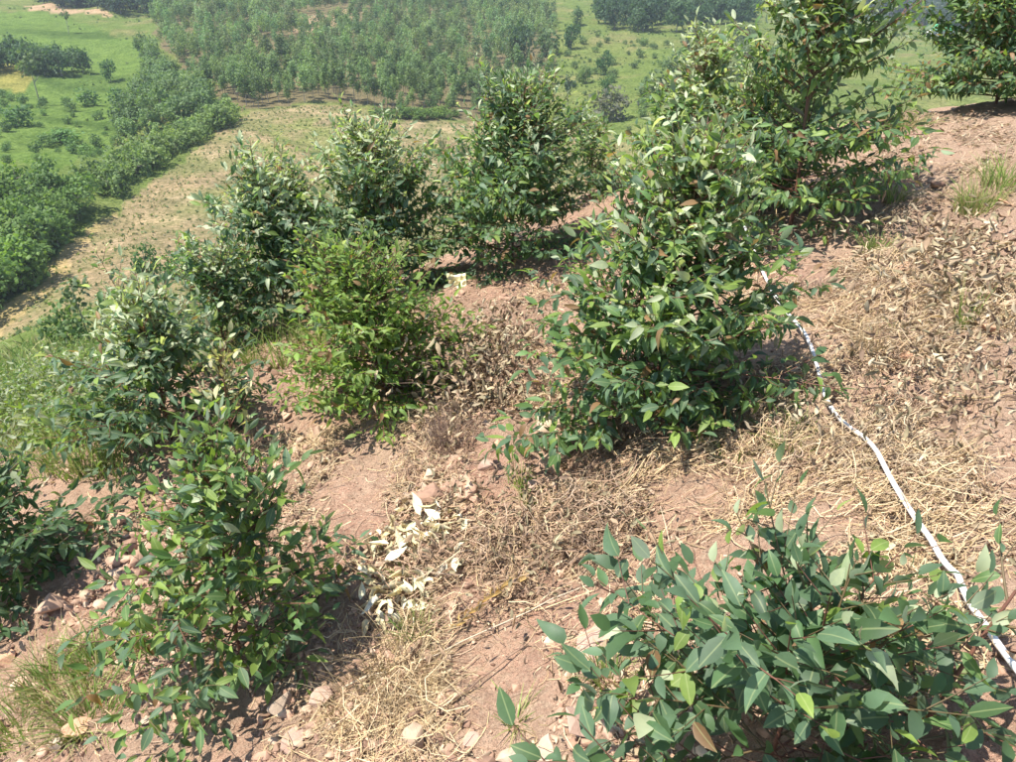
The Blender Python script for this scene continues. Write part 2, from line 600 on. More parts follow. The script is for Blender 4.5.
def ribbons(pts, width, C, up=None, taper=.25):
    """pts (n,k,3): n blades with k points; returns V,F,col (flat strips, tapering)"""
    n, k, _ = pts.shape
    t = np.gradient(pts, axis=1)
    t /= np.maximum(np.linalg.norm(t, axis=2, keepdims=True), 1e-9)
    if up is None:
        up = RNG.normal(size=(n, 1, 3))
    s = np.cross(t, np.broadcast_to(up, t.shape))
    s /= np.maximum(np.linalg.norm(s, axis=2, keepdims=True), 1e-9)
    w = np.asarray(width).reshape(-1, 1, 1) * np.linspace(1, taper, k)[None, :, None] * .5
    V = np.stack([pts - s * w, pts + s * w], 2).reshape(-1, 3)
    b = (np.arange(n) * 2 * k)[:, None] + 2 * np.arange(k - 1)[None]
    F = np.stack([b, b + 1, b + 3, b + 2], -1).reshape(-1, 4)
    return V, F, np.repeat(C, 2 * k, 0)


def tube(path, radii, sides=5):
    path = np.asarray(path, float)
    t = np.gradient(path, axis=0)
    t /= np.maximum(np.linalg.norm(t, axis=1, keepdims=True), 1e-9)
    ref = np.array([.3, .9, .2]) if abs(t[:, 2]).mean() > .7 else np.array([0, 0, 1.0])
    u = np.cross(t, ref); u /= np.maximum(np.linalg.norm(u, axis=1, keepdims=True), 1e-9)
    w = np.cross(t, u)
    a_ = np.linspace(0, 2 * math.pi, sides, endpoint=False)
    V = (path[:, None] + np.asarray(radii)[:, None, None] * (np.cos(a_)[None, :, None] * u[:, None] + np.sin(a_)[None, :, None] * w[:, None])).reshape(-1, 3)
    F = []
    for i in range(len(path) - 1):
        for j in range(sides):
            F.append((i * sides + j, i * sides + (j + 1) % sides, (i + 1) * sides + (j + 1) % sides, (i + 1) * sides + j))
    return V, np.array(F)


def join(parts):
    Vs, Fs, off = [], [], 0
    for v, f in parts:
        Vs.append(v); Fs.append(f + off); off += len(v)
    return np.concatenate(Vs), np.concatenate(Fs)


def hull_stone(seed, sx, sy, sz, n=18, bev=.06):
    rg = np.random.default_rng(seed)
    bm = bmesh.new()
    for p in rg.normal(size=(n, 3)):
        p /= np.linalg.norm(p)
        p *= rg.uniform(.8, 1.0)
        bm.verts.new((p[0] * sx, p[1] * sy, p[2] * sz))
    bmesh.ops.convex_hull(bm, input=bm.verts)
    for v_ in [v_ for v_ in bm.verts if not v_.link_faces]:
        bm.verts.remove(v_)
    bmesh.ops.dissolve_limit(bm, angle_limit=.2, verts=bm.verts, edges=bm.edges)
    bmesh.ops.bevel(bm, geom=list(bm.edges), offset=bev * min(sx, sy, sz), segments=1, affect='EDGES', profile=.6)
    bmesh.ops.triangulate(bm, faces=bm.faces)
    me = bpy.data.meshes.new('stone')
    bm.to_mesh(me); bm.free()
    return me


# ------------------------------------------------------------------ saplings
LEAF_MESH = [mesh_np('leaf', v, [t, q], M_LEAF_SOLO, None, True) for v, t, q in LEAF_VARS]
DRY_MESH = [mesh_np('leaf', v, [t, q], M_DRY_SOLO, None, True) for v, t, q in DRY_VARS]

DARK = np.array([.066, .124, .052]); MID = np.array([.090, .162, .054]); FRESH = np.array([.160, .235, .055])
PALE = np.array([.37, .42, .28]); BLUE = np.array([.080, .135, .078]); WILT = np.array([.42, .40, .25]); RUST = np.array([.20, .12, .06])


def lerp(ln, u):
    q = min(max(u, 0.0), 1.0) * (len(ln) - 1)
    k = min(int(q), len(ln) - 2)
    return ln[k] + (ln[k + 1] - ln[k]) * (q - k)


def sapling(label, base, h, R, seed, nb=24, leaf=.085, solos=200, lean=(0, 0), prof='bush', f0=.04, top_pale=.35, fresh=.15,
            rust=.02, palette=(DARK, MID, BLUE), space=.034, gap=None, name='eucalyptus_sapling', cat='sapling', el=(8, 62), droop=.68,
            widen=1.0, pale_c=PALE, stems=1, twig_sep=.075):
    rg = np.random.default_rng(seed)
    root = thing(name, label, cat, tuple(base), None)
    ph = rg.uniform(0, 6.28, 3)
    k = 12
    LP, LD, LN, LS, LF, LB = [], [], [], [], [], []      # leaf position, direction, normal, size, height share, branch
    branch_geo = []
    stem_geo = []
    for st in range(stems):
        ang = rg.uniform(0, 6.28)
        sl = np.array([lean[0], lean[1]]) + (0 if stems == 1 else .28 * R * np.array([math.cos(ang), math.sin(ang)]))
        t = np.linspace(0, 1, k)
        hh = h * (1 if st == 0 else rg.uniform(.65, .95))
        wig = np.stack([np.sin(t * 5 + rg.uniform(0, 6)) * .018 * hh * t, np.sin(t * 4.3 + rg.uniform(0, 6)) * .018 * hh * t], -1)
        stem = np.concatenate([sl[None] * (t ** 1.25)[:, None] + wig, (t * hh)[:, None]], 1)
        stem[0, 2] = -.03
        stem_geo.append(tube(stem, np.linspace(.0085 * max(h, .7) ** .7, .002, k) * (1 if st == 0 else .8), 6))
        nbs = nb if st == 0 else int(nb * .6)
        for i in range(nbs):
            f = f0 + (1 - f0) * ((i + rg.uniform(0, .9)) / nbs) ** .95
            if gap and gap[0] < f < gap[1] and rg.random() < .85:
                continue
            p0 = np.array([np.interp(f, t, stem[:, j]) for j in range(3)])
            if prof == 'bush':
                Lb = R * (.27 + .78 * (1 - f) ** .62)
            elif prof == 'egg':
                Lb = R * (.35 + .75 * math.sin(math.pi * min(1, f * .8 + .18)) ** 1.2)
            else:
                Lb = R * (.45 + .6 * (1 - f))
            azm = i * 2.39996 + rg.uniform(-.5, .5)
            Lb *= rg.uniform(.62, 1.18) * (1 + .16 * math.sin(azm * 2 + ph[0] + 3 * f) + .12 * math.sin(azm * 3 + ph[1] - 5 * f))
            shoot = rg.random() < .09 and f > .15
            e0 = rad(el[0] + (el[1] - el[0]) * f + rg.uniform(-12, 12))
            if shoot:
                e0, Lb = rad(rg.uniform(58, 80)), Lb * rg.uniform(1.0, 1.35)
            out = np.array([math.cos(azm), math.sin(azm), 0])
            nk = 7
            tt = np.linspace(0, 1, nk)
            e_ = e0 + rad(22) * tt * rg.uniform(-.6, 1.0)
            stp = Lb / (nk - 1)
            d = np.stack([np.cos(e_)[:, None] * out[None], ], 0)[0] + np.stack([0 * e_, 0 * e_, np.sin(e_)], -1)
            side = np.array([-out[1], out[0], 0])
            d = d + side[None] * (rg.uniform(-.25, .25) * tt)[:, None]
            path = p0[None] + np.concatenate([np.zeros((1, 3)), np.cumsum(d[:-1] * stp, 0)])
            bg = [tube(path, np.linspace(.0042, .0014, nk) * (h ** .4), 4)]
            lines = [(path, Lb, True)]
            for q in range(max(1, int(Lb / twig_sep))):
                u = .22 + .74 * (q + rg.uniform(0, .8)) / max(1, int(Lb / twig_sep))
                u = min(u, .97)
                pp = lerp(path, u)
                dd = d[min(int(u * nk), nk - 1)]
                s_ = 1 if q % 2 else -1
                td = dd * .6 + side * s_ * rg.uniform(.5, .95) + np.array([0, 0, rg.uniform(-.12, .45)])
                td /= np.linalg.norm(td)
                Lt = (.42 * Lb * (1 - u) + .07) * rg.uniform(.7, 1.2)
                t3 = np.linspace(0, 1, 4)[:, None]
                tp = pp[None] + td[None] * Lt * t3 + np.array([0, 0, .12 * Lt])[None] * t3 ** 2 * rg.uniform(-1, 1)
                bg.append(tube(tp, np.linspace(.0018, .0008, 4), 3))
                lines.append((tp, Lt, False))
            bi = len(branch_geo)
            branch_geo.append(join(bg))
            for ln, Ll, main in lines:
                nl = max(2, int(Ll * (.72 if main else .95) / space * 1.35))
                us = np.linspace(.30 if main else .12, 1.0, nl)
                for q, u in enumerate(us):
                    pp = lerp(ln, u)
                    jx_ = min(int(u * (len(ln) - 1)), len(ln) - 2)
                    dd = ln[jx_ + 1] - ln[jx_]; dd = dd / np.linalg.norm(dd)
                    sd = np.cross(dd, [0, 0, 1]); sd /= max(np.linalg.norm(sd), 1e-6)
                    last = q >= nl - 2
                    s_ = 1 if q % 2 else -1
                    zf = f + .15 * u
                    ld = dd * (.95 if last else .45) + sd * s_ * (.35 if last else .8) + np.array([0, 0, (-droop if not last else -.15 * droop) + 1.1 * max(0, zf - .45) + rg.normal(0, .22)])
                    ld += rg.normal(0, .20, 3)
                    nn = np.array([0, 0, .9]) + .45 * out + rg.normal(0, .38, 3)
                    LP.append(pp + rg.normal(0, .004, 3)); LD.append(ld); LN.append(nn)
                    LS.append(leaf * rg.uniform(.5, 1.22) * (.72 if last and f > .6 else 1.0)); LF.append(zf + (.08 if last else 0)); LB.append(bi)
    sv, sf = join(stem_geo)
    link('stem', mesh_np('stem', sv, sf, M_STEM, None, True), root)
    LP, LD, LN, LS, LF, LB = map(np.array, (LP, LD, LN, LS, LF, LB))
    R3 = frames(LD, LN)
    R3[:, :, 0] *= widen
    n = len(LP)
    pal = np.array(palette)
    C = pal[rg.integers(0, len(pal), n)] * rg.uniform(.75, 1.3, (n, 1))
    pf = rg.random(n)
    fm = pf < fresh * (.6 + .9 * np.clip(LF, 0, 1))
    C[fm] = FRESH * rg.uniform(.7, 1.2, (fm.sum(), 1))
    pm = rg.random(n) < top_pale * smooth(.45, .95, LF)
    C[pm] = pale_c * rg.uniform(.65, 1.15, (pm.sum(), 1))
    rm = rg.random(n) < rust
    C[rm] = RUST * rg.uniform(.7, 1.3, (rm.sum(), 1))
    var = rg.integers(0, len(LEAF_VARS), n)
    wp = LP + np.array(base)[None]
    dist = np.linalg.norm(wp - np.array([0, 0, EYE])[None], axis=1)
    # the leaves that show largest: big, turned to the viewer, on the outside towards the camera
    vd = (np.array([0, 0, EYE])[None] - wp) / dist[:, None]
    facing = np.abs((R3[:, :, 2] * vd).sum(1))
    ctr = LP - np.array([lean[0] * .5, lean[1] * .5, h * .45])[None]
    outer = (ctr * vd).sum(1)
    score = LS / dist * (0.45 + facing) * (1 + .9 * outer / max(R, .2))
    order = np.argsort(-score)
    so = order[:solos]; rest = order[solos:]
    bobs = []
    for bv, bf in branch_geo:
        bobs.append(link('branch', mesh_np('branch', bv, bf, M_TWIG if rg.random() < .5 else M_STEM, None, True), root))
    for i in so:
        o = link('leaf', LEAF_MESH[var[i]], bobs[LB[i]])
        m = Matrix(((*(R3[i, 0] * LS[i]), LP[i, 0]), (*(R3[i, 1] * LS[i]), LP[i, 1]), (*(R3[i, 2] * LS[i]), LP[i, 2]), (0, 0, 0, 1)))
        o.matrix_basis = m
        o.color = (*C[i], 1)
    if len(rest):
        v, f, c = bake_leaves(LP[rest], R3[rest], LS[rest], C[rest], var[rest], LEAF_VARS)
        fo = link('foliage', mesh_np('foliage', v, f, M_LEAF, c, True), root)
        fo['kind'] = 'stuff'
    return root


def G(px, py, dz=0.0):
    p = hit(px, py)
    return np.array([p[0], p[1], p[2] + dz])


sapling('nearest sapling with large leaves filling the lower right corner', G(762, 778), .40, .54, 101, nb=60, leaf=.066, solos=300,
        lean=(.05, .0), prof='open', top_pale=.10, fresh=.06, space=.038, palette=(DARK, BLUE, BLUE), el=(3, 62), twig_sep=.075, widen=1.3)
sapling('thin sapling with one leaning red stem and few leaves in front of the white hose', G(908, 752), .50, .28, 116, nb=9, leaf=.060, solos=110,
        lean=(.14, .04), prof='open', top_pale=.15, fresh=.15, space=.045, palette=(DARK, BLUE, MID), el=(12, 55), twig_sep=.11, widen=1.1)
sapling('big dense leafy sapling in the centre with the white hose passing behind it', G(650, 424), .98, .585, 102, nb=165, leaf=.068, solos=300,
        lean=(.10, .12), top_pale=.45, fresh=.30, rust=.03, el=(2, 62), space=.030)
sapling('tall sapling with bare stem showing under its crown, behind the big dense one', G(790, 228), 1.66, .74, 104, nb=140, leaf=.072, solos=200,
        prof='bush', gap=(.36, .43), top_pale=.65, fresh=.30, rust=.03, lean=(-.05, 0), el=(0, 70))
sapling('pale topped sapling between the bare path and the tall bare stemmed sapling', G(684, 212), 1.0, .58, 105, nb=90, leaf=.074, solos=200,
        top_pale=.8, fresh=.3, rust=.05, lean=(.06, 0), el=(6, 66))
sapling('dark leafy sapling on top of the bank in the upper right corner', G(996, 104), 1.1, .86, 106, nb=110, leaf=.072, solos=150, fresh=.25, rust=.09,
        top_pale=.3, stems=2, el=(2, 62))
sapling('dark conical sapling left of the bare path, beside the pale paper scrap', G(512, 262), 1.04, .78, 107, nb=136, leaf=.068, solos=200, top_pale=.35,
        palette=(DARK, BLUE, MID), lean=(.06, 0), el=(2, 64))
sapling('silvery topped sapling standing furthest out against the tan field', G(382, 292), .97, .74, 108, nb=116, leaf=.068, solos=100, top_pale=.8,
        palette=(BLUE, MID, BLUE), el=(2, 70))
sapling('bluish sapling with silvery tips left of the yellow green bush', G(286, 322), .88, .76, 109, nb=120, leaf=.068, solos=150, top_pale=.7,
        palette=(BLUE, BLUE, DARK), lean=(.02, 0), el=(2, 68))
sapling('bushy sapling with fresh yellow green leaves beside the dead brown weed', G(388, 400), .70, .52, 110, nb=104, leaf=.054, solos=250,
        palette=(np.array([.14, .23, .04]), np.array([.105, .185, .042]), np.array([.185, .26, .045])), top_pale=.04, fresh=.45, rust=.10, space=.03,
        name='leafy_bush', cat='bush', el=(2, 66), stems=2)
sapling('bluish sapling on the left with a ring of white tipped shoots on top', G(172, 440), .71, .54, 111, nb=100, leaf=.068, solos=250, top_pale=.8,
        palette=(BLUE, BLUE, DARK), fresh=.12, el=(2, 68))
sapling('dark sapling cut by the left edge of the picture', G(2, 592), .68, .56, 112, nb=100, leaf=.066, solos=250, top_pale=.06, palette=(DARK, BLUE, DARK),
        fresh=.08, el=(2, 62))
sapling('open sapling with red stems and hanging leaves at the lower left', G(242, 662), .76, .45, 113, nb=90, leaf=.066, solos=300, top_pale=.05,
        palette=(DARK, MID, BLUE), fresh=.3, droop=.9, space=.033, lean=(.02, .05), el=(2, 64))
sapling('wilted sapling with cream coloured leaves behind the red stemmed one', G(238, 462), .56, .22, 114, nb=26, leaf=.070, solos=90, top_pale=1.0,
        palette=(WILT, PALE, MID), fresh=.1, pale_c=WILT, space=.045, el=(30, 70))
sapling('low bluish sapling filling the gap between the white tipped and the silvery tipped ones', G(226, 352), .58, .46, 117, nb=70, leaf=.064, solos=90,
        top_pale=.5, palette=(BLUE, MID, BLUE), el=(2, 66))
sapling('low fresh green sapling between the pale topped and the tall bare stemmed ones', G(742, 214), .78, .50, 118, nb=84, leaf=.070, solos=110,
        top_pale=.5, fresh=.3, el=(4, 64))
sapling('small dim sapling at the crest right behind the dark conical one', G(590, 200), .56, .38, 115, nb=60, leaf=.064, solos=50, top_pale=.15)

# ------------------------------------------------------------------ white hose
hp = [(662, 139), (690, 165), (722, 192), (741, 228), (757, 270), (776, 310), (802, 343), (814, 372), (822, 405), (838, 432), (868, 455), (886, 490),
      (906, 524), (938, 578), (966, 622), (1000, 672), (1040, 725)]
P = np.array([G(*p, .045) for p in hp])
t = np.linspace(0, len(P) - 1, 150)
k0 = np.clip(t.astype(int), 0, len(P) - 2); u = (t - k0)[:, None]
A0, B0 = P[np.maximum(k0 - 1, 0)], P[k0]
C0, D0 = P[k0 + 1], P[np.minimum(k0 + 2, len(P) - 1)]
path = .5 * ((2 * B0) + (-A0 + C0) * u + (2 * A0 - 5 * B0 + 4 * C0 - D0) * u ** 2 + (-A0 + 3 * B0 - 3 * C0 + D0) * u ** 3)
path[:, 2] = np.maximum(path[:, 2], H(path[:, 0], path[:, 1]) + .034)
for _ in range(12):
    path[1:-1, :2] = .25 * path[:-2, :2] + .5 * path[1:-1, :2] + .25 * path[2:, :2]
    path[1:-1, 2] = np.maximum(path[1:-1, 2], .25 * path[:-2, 2] + .5 * path[1:-1, 2] + .25 * path[2:, 2])
m, nt, N, L, bs = newmat('white_plastic')
L.new(ramp(nt, nz(nt, 14, 4, .6, tc(nt)), [(.3, (.66, .64, .62)), (.6, (.78, .77, .76))]), bs.inputs['Base Color'])
bs.inputs['Roughness'].default_value = .4
hv, hf = tube(path, np.full(len(path), .0078), 10)
tag(link('hose', mesh_np('hose', hv, hf, m, None, True)), 'long white plastic hose winding down the bank on the right', 'hose')

# ------------------------------------------------------------------ woods, hedges and single trees of the valley
def crown_cards(rg, n_cl, per, rx, rz, size, cone=0.0):
    """leaf clumps spread through a crown: each card a bent four-sided spray"""
    Cc = rg.normal(size=(n_cl, 3)); Cc /= np.linalg.norm(Cc, axis=1, keepdims=True)
    Cc *= rg.uniform(.25, 1.0, (n_cl, 1)) ** .6
    Cc[:, 2] = np.clip(Cc[:, 2], -.95, 1)
    sh = 1 - cone * (Cc[:, 2:3] * .5 + .5)
    Cc = Cc * np.array([rx, rx, rz])[None]
    Cc[:, :2] *= sh
    P = np.repeat(Cc, per, 0) + rg.normal(size=(n_cl * per, 3)) * np.array([.24 * rx, .24 * rx, .16 * rz])[None]
    n = len(P)
    D = rg.normal(size=(n, 3)) + np.array([0, 0, -.4])[None]
    Nn = rg.normal(size=(n, 3)) * .8 + np.array([0, 0, .9])[None] + P / np.array([rx, rx, rz])[None] * .6
    R = frames(D, Nn)
    s = size * rg.uniform(.6, 1.35, n)
    q = np.array([(-.42, -.1, -.08), (.05, -.62, -.1), (.45, .05, -.08), (-.02, .68, -.12), (0, 0, .1)])
    V = (np.einsum('nij,vj->nvi', R, q) * s[:, None, None] + P[:, None]).reshape(-1, 3)
    o = (np.arange(n) * 5)[:, None, None]
    F = (np.array([(0, 1, 4), (1, 2, 4), (2, 3, 4), (3, 0, 4)])[None] + o).reshape(-1, 3)
    return V, F


def tree_variant(seed, h, rx, crown_frac, n_cl, per, size, cone, trunk_r):
    rg = np.random.default_rng(seed)
    rz = h * crown_frac / 2
    V, F = crown_cards(rg, n_cl, per, rx, rz, size, cone)
    V[:, 2] += h - rz
    t = np.linspace(0, 1, 6)
    path = np.stack([np.sin(t * 3 + seed) * .02 * h, np.cos(t * 2.5 + seed) * .02 * h - .02 * h, t * h * .9 - .3], -1)
    geo = [tube(path, np.linspace(trunk_r, trunk_r * .25, 6), 5)]
    for _ in range(4):
        f = rg.uniform(.45, .8); a_ = rg.uniform(0, 6.28)
        p0 = np.array([np.interp(f, t, path[:, j]) for j in range(3)])
        p1 = p0 + np.array([math.cos(a_) * rx * .7, math.sin(a_) * rx * .7, .12 * h])
        geo.append(tube(np.stack([p0, (p0 + p1) / 2 + np.array([0, 0, -.02 * h]), p1]), [trunk_r * .4, trunk_r * .3, trunk_r * .12], 4))
    tv, tf = join(geo)
    return (V, F), (tv, tf)


KINDS = {}
for kind, n, args in (('euc', 5, dict(h=11, rx=2.0, crown_frac=.70, n_cl=22, per=20, size=.52, cone=.28, trunk_r=.13)),
                      ('round', 4, dict(h=6.5, rx=2.6, crown_frac=.90, n_cl=34, per=16, size=.55, cone=.1, trunk_r=.14)),
                      ('bush', 4, dict(h=3.0, rx=1.7, crown_frac=1.0, n_cl=24, per=15, size=.36, cone=.1, trunk_r=.07)),
                      ('thin', 3, dict(h=10, rx=2.0, crown_frac=.55, n_cl=13, per=9, size=.7, cone=.2, trunk_r=.14))):
    L_ = []
    for q in range(n):
        (cv, cf), (tv, tf) = tree_variant(500 + q * 7 + len(kind), **args)
        L_.append((mesh_np('crown', cv, cf, M_CROWN_SOLO), mesh_np('trunk', tv, tf, M_TRUNK, None, True), cv, cf, tv, tf))
    KINDS[kind] = (L_, args['h'])


def tree(name, label, cat, kind, pos, h, color, group=None, wide=1.0):
    vs_, h0 = KINDS[kind]
    q = int(RNG.integers(len(vs_)))
    o = thing(name, label, cat, tuple(pos), group)
    s = h / h0
    o.scale = (s * wide, s * wide, s)
    o.rotation_euler = (0, 0, RNG.uniform(0, 6.28))
    c = link('crown', vs_[q][0], o)
    c.color = (*color, 1)
    link('trunk', vs_[q][1], o)
    return o


def scatter(poly, step, jit=.8):
    x0, y0 = poly.min(0); x1, y1 = poly.max(0)
    X, Y = np.meshgrid(np.arange(x0, x1, step), np.arange(y0, y1, step))
    X = X.ravel() + RNG.uniform(-.5, .5, X.size) * step * jit
    Y = Y.ravel() + RNG.uniform(-.5, .5, Y.size) * step * jit
    m = inside(poly, X, Y)
    return np.stack([X[m], Y[m], Hfar(X[m], Y[m])], -1)


def mass(name, label, pts, kind, hs, color, wide=1.0, cvar=.5, trunks=True):
    """a wood read as one mass: every tree real geometry, one object"""
    vs_, h0 = KINDS[kind]
    VV, FF, CC, TV, TF, off, toff = [], [], [], [], [], 0, 0
    for p, h in zip(pts, hs):
        _, _, cv, cf, tv, tf = vs_[int(RNG.integers(len(vs_)))]
        a_ = RNG.uniform(0, 6.28); s = h / h0
        Rz = np.array([[math.cos(a_), -math.sin(a_), 0], [math.sin(a_), math.cos(a_), 0], [0, 0, 1]]) * np.array([s * wide, s * wide, s])[:, None]
        sub = RNG.random(len(cf) // 4) < .62
        cf2 = cf.reshape(-1, 4, 3)[sub].reshape(-1, 3)
        VV.append(cv @ Rz.T + p); FF.append(cf2 + off); off += len(cv)
        CC.append(np.tile(np.array(color) * RNG.uniform(1 - cvar, 1 + cvar) * np.array([RNG.uniform(.85, 1.2), 1, RNG.uniform(.8, 1.2)]), (len(cv), 1)))
    o = link(name, mesh_np(name, np.concatenate(VV), np.concatenate(FF), M_CROWN, np.concatenate(CC)))
    return tag(o, label, name.replace('_', ' ')[:20], kind='stuff')


# the plantation wood above the bare field
fp_ = scatter(PW['forest'], 4.8, 1.0)
fp_ = fp_[fbm(fp_[:, 0] / 13, fp_[:, 1] / 13, 99, 3) > -.17]
fp_ = fp_[~inside(PW['dirt1'], fp_[:, 0], fp_[:, 1])]
rg_ = np.hypot(fp_[:, 0], fp_[:, 1])
fp_ = fp_[np.argsort(rg_)]
EUC = np.array([.135, .20, .085])
edge_label = 'slender plantation eucalyptus at the front of the wood above the tan field'
for p in fp_[:300]:
    tree('eucalyptus_tree', edge_label, 'tree', 'euc', p, RNG.uniform(5.5, 12) * (1 + .6 * float(fbm(p[0] / 14, p[1] / 14, 95, 3))), EUC * RNG.uniform(.6, 1.35), 'trees at the front of the plantation wood')
rest = fp_[300:]
mass('plantation_wood', 'deep plantation wood of grey green trees covering the opposite hillside', rest, 'euc', RNG.uniform(5.5, 12.5, len(rest)) * (1 + .6 * fbm(rest[:, 0] / 14, rest[:, 1] / 14, 95, 3)), EUC)

# band of bushy trees at the foot of the field, left
bp = scatter(PW['band'], 3.9, .9)
for p in bp:
    tree('bushy_tree', 'bright green bushy tree in the dense band below the tan field on the left', 'tree', 'round', p, RNG.uniform(5.5, 8.5),
         np.array([.115, .19, .055]) * RNG.uniform(.8, 1.25), 'band of bushy trees by the track')

# hedge along the upper left edge of the field
ha, hb = hit(112, 196, True), hit(240, 122, True)
for q, t_ in enumerate(np.linspace(0, 1, 50)):
    p = ha * (1 - t_) + hb * t_
    off = np.array([-1.0, .6]) * (1.5 + (q % 3) * 2.6) + RNG.normal(0, .6, 2)
    p = np.array([p[0] + off[0], p[1] + off[1], 0]); p[2] = float(Hfar(p[0], p[1]))
    tree('hedge_shrub', 'light green shrub in the hedge along the upper left edge of the field', 'shrub', 'bush', p, RNG.uniform(3.2, 6.0),
         np.array([.145, .21, .075]) * RNG.uniform(.8, 1.2), 'hedge shrubs along the field')

# undergrowth at the foot of the wood, right of the bare strip
for q in range(16):
    p = hit(376 + q * 5.2 + RNG.uniform(-2, 2), 119 + RNG.uniform(-2, 1), True)
    tree('undergrowth_shrub', 'bright green shrub at the foot of the plantation trunks', 'shrub', 'bush', p, RNG.uniform(2.2, 4.0), np.array([.13, .21, .06]),
         'undergrowth shrubs below the wood')

# valley and far-slope trees that can be told apart: place of the foot, height and width in pixels of the photograph
ONE = [
    (38, 104, 42, 'thin', 'tall pale tree with thin bare trunk beside the yellow patch', (.09, .12, .05), .9),
    (111, 82, 19, 'round', 'small round tree alone in the middle of the bright green meadow', (.05, .10, .035), .7),
    (143, 56, 19, 'round', 'small dark tree at the upper right of the bright meadow', (.05, .085, .04), .7),
    (69, 34, 20, 'thin', 'small tree beside the ditch at the top of the meadow', (.07, .10, .04), .9),
    (126, 114, 22, 'round', 'wide spreading tree in the lower meadow right of centre', (.055, .10, .04), 1.2),
    (88, 106, 14, 'bush', 'low dark shrub in the meadow left of the spreading tree', (.06, .11, .04), 1.2),
    (66, 144, 13, 'bush', 'low round shrub on the pasture below the meadow', (.06, .12, .04), 1.5),
    (20, 125, 16, 'bush', 'low shrub left of the pasture near the picture edge', (.06, .11, .04), 1.4),
    (150, 132, 36, 'thin', 'slender tree rising above the hedge at its middle', (.07, .11, .045), .7),
    (163, 120, 34, 'thin', 'slender tree right of the one rising above the hedge', (.07, .11, .045), .7),
    (214, 212, 17, 'bush', 'bright green shrub alone in the tan field', (.06, .15, .03), .75),
    (150, 281, 34, 'round', 'round dark green shrub at the bottom of the tan field', (.045, .09, .03), .8),
    (182, 278, 26, 'bush', 'smaller green shrub right of the round dark one', (.06, .12, .035), .9),
    (200, 272, 18, 'bush', 'small green shrub second right of the round dark one', (.07, .13, .04), .8),
    (90, 348, 66, 'thin', 'grey green feathery tree on the grass below the tan field', (.085, .115, .065), .9),
    (72, 352, 38, 'bush', 'dark shrub at the foot of the grey green feathery tree', (.06, .10, .045), .9),
    (603, 75, 22, 'round', 'dark green tree on the open slope right of the wood', (.04, .085, .03), .75),
    (585, 84, 18, 'round', 'pale green tree left of the dark one on the open slope', (.08, .12, .05), .8),
    (605, 96, 18, 'round', 'dark tree lowest of three on the open slope', (.04, .085, .03), .8),
    (568, 120, 44, 'thin', 'grey tree with dark open crown at the right corner of the wood', (.05, .075, .045), .75),
    (571, 50, 24, 'round', 'dark tree high on the open slope beside the wood', (.04, .08, .035), .75),
    (577, 26, 16, 'round', 'small dark tree on the open slope near the top edge', (.045, .085, .035), .8),
    (546, 56, 20, 'bush', 'dark thicket at the right edge of the wood', (.045, .075, .035), 1.1),
    (520, 66, 40, 'round', 'broad dark tree inside the right edge of the wood', (.04, .07, .035), .7),
    (444, 190, 52, 'thin', 'grey leafless looking young tree in the field behind the saplings', (.12, .13, .09), .55),
    (463, 186, 44, 'thin', 'grey green young tree in the field right of the leafless one', (.085, .11, .06), .6),
    (610, 122, 30, 'bush', 'grey dead looking thicket on the slope above the path', (.10, .10, .075), 1.0),
    (660, 100, 26, 'bush', 'olive shrub on the slope left of the pale topped sapling', (.08, .11, .045), 1.1),
    (674, 78, 24, 'round', 'olive tree on the slope above the pale topped sapling', (.07, .105, .045), .9),
]
for px, py, hpx, kind, label, c, wide in ONE:
    p = hit(px, py, True)
    d_ = np.linalg.norm(p - np.array([0, 0, EYE]))
    tree('valley_tree' if kind in ('thin', 'round') else 'shrub', label, 'tree' if kind in ('thin', 'round') else 'shrub', kind, p, hpx * d_ / FPX, np.array(c) * 1.55, None, wide)

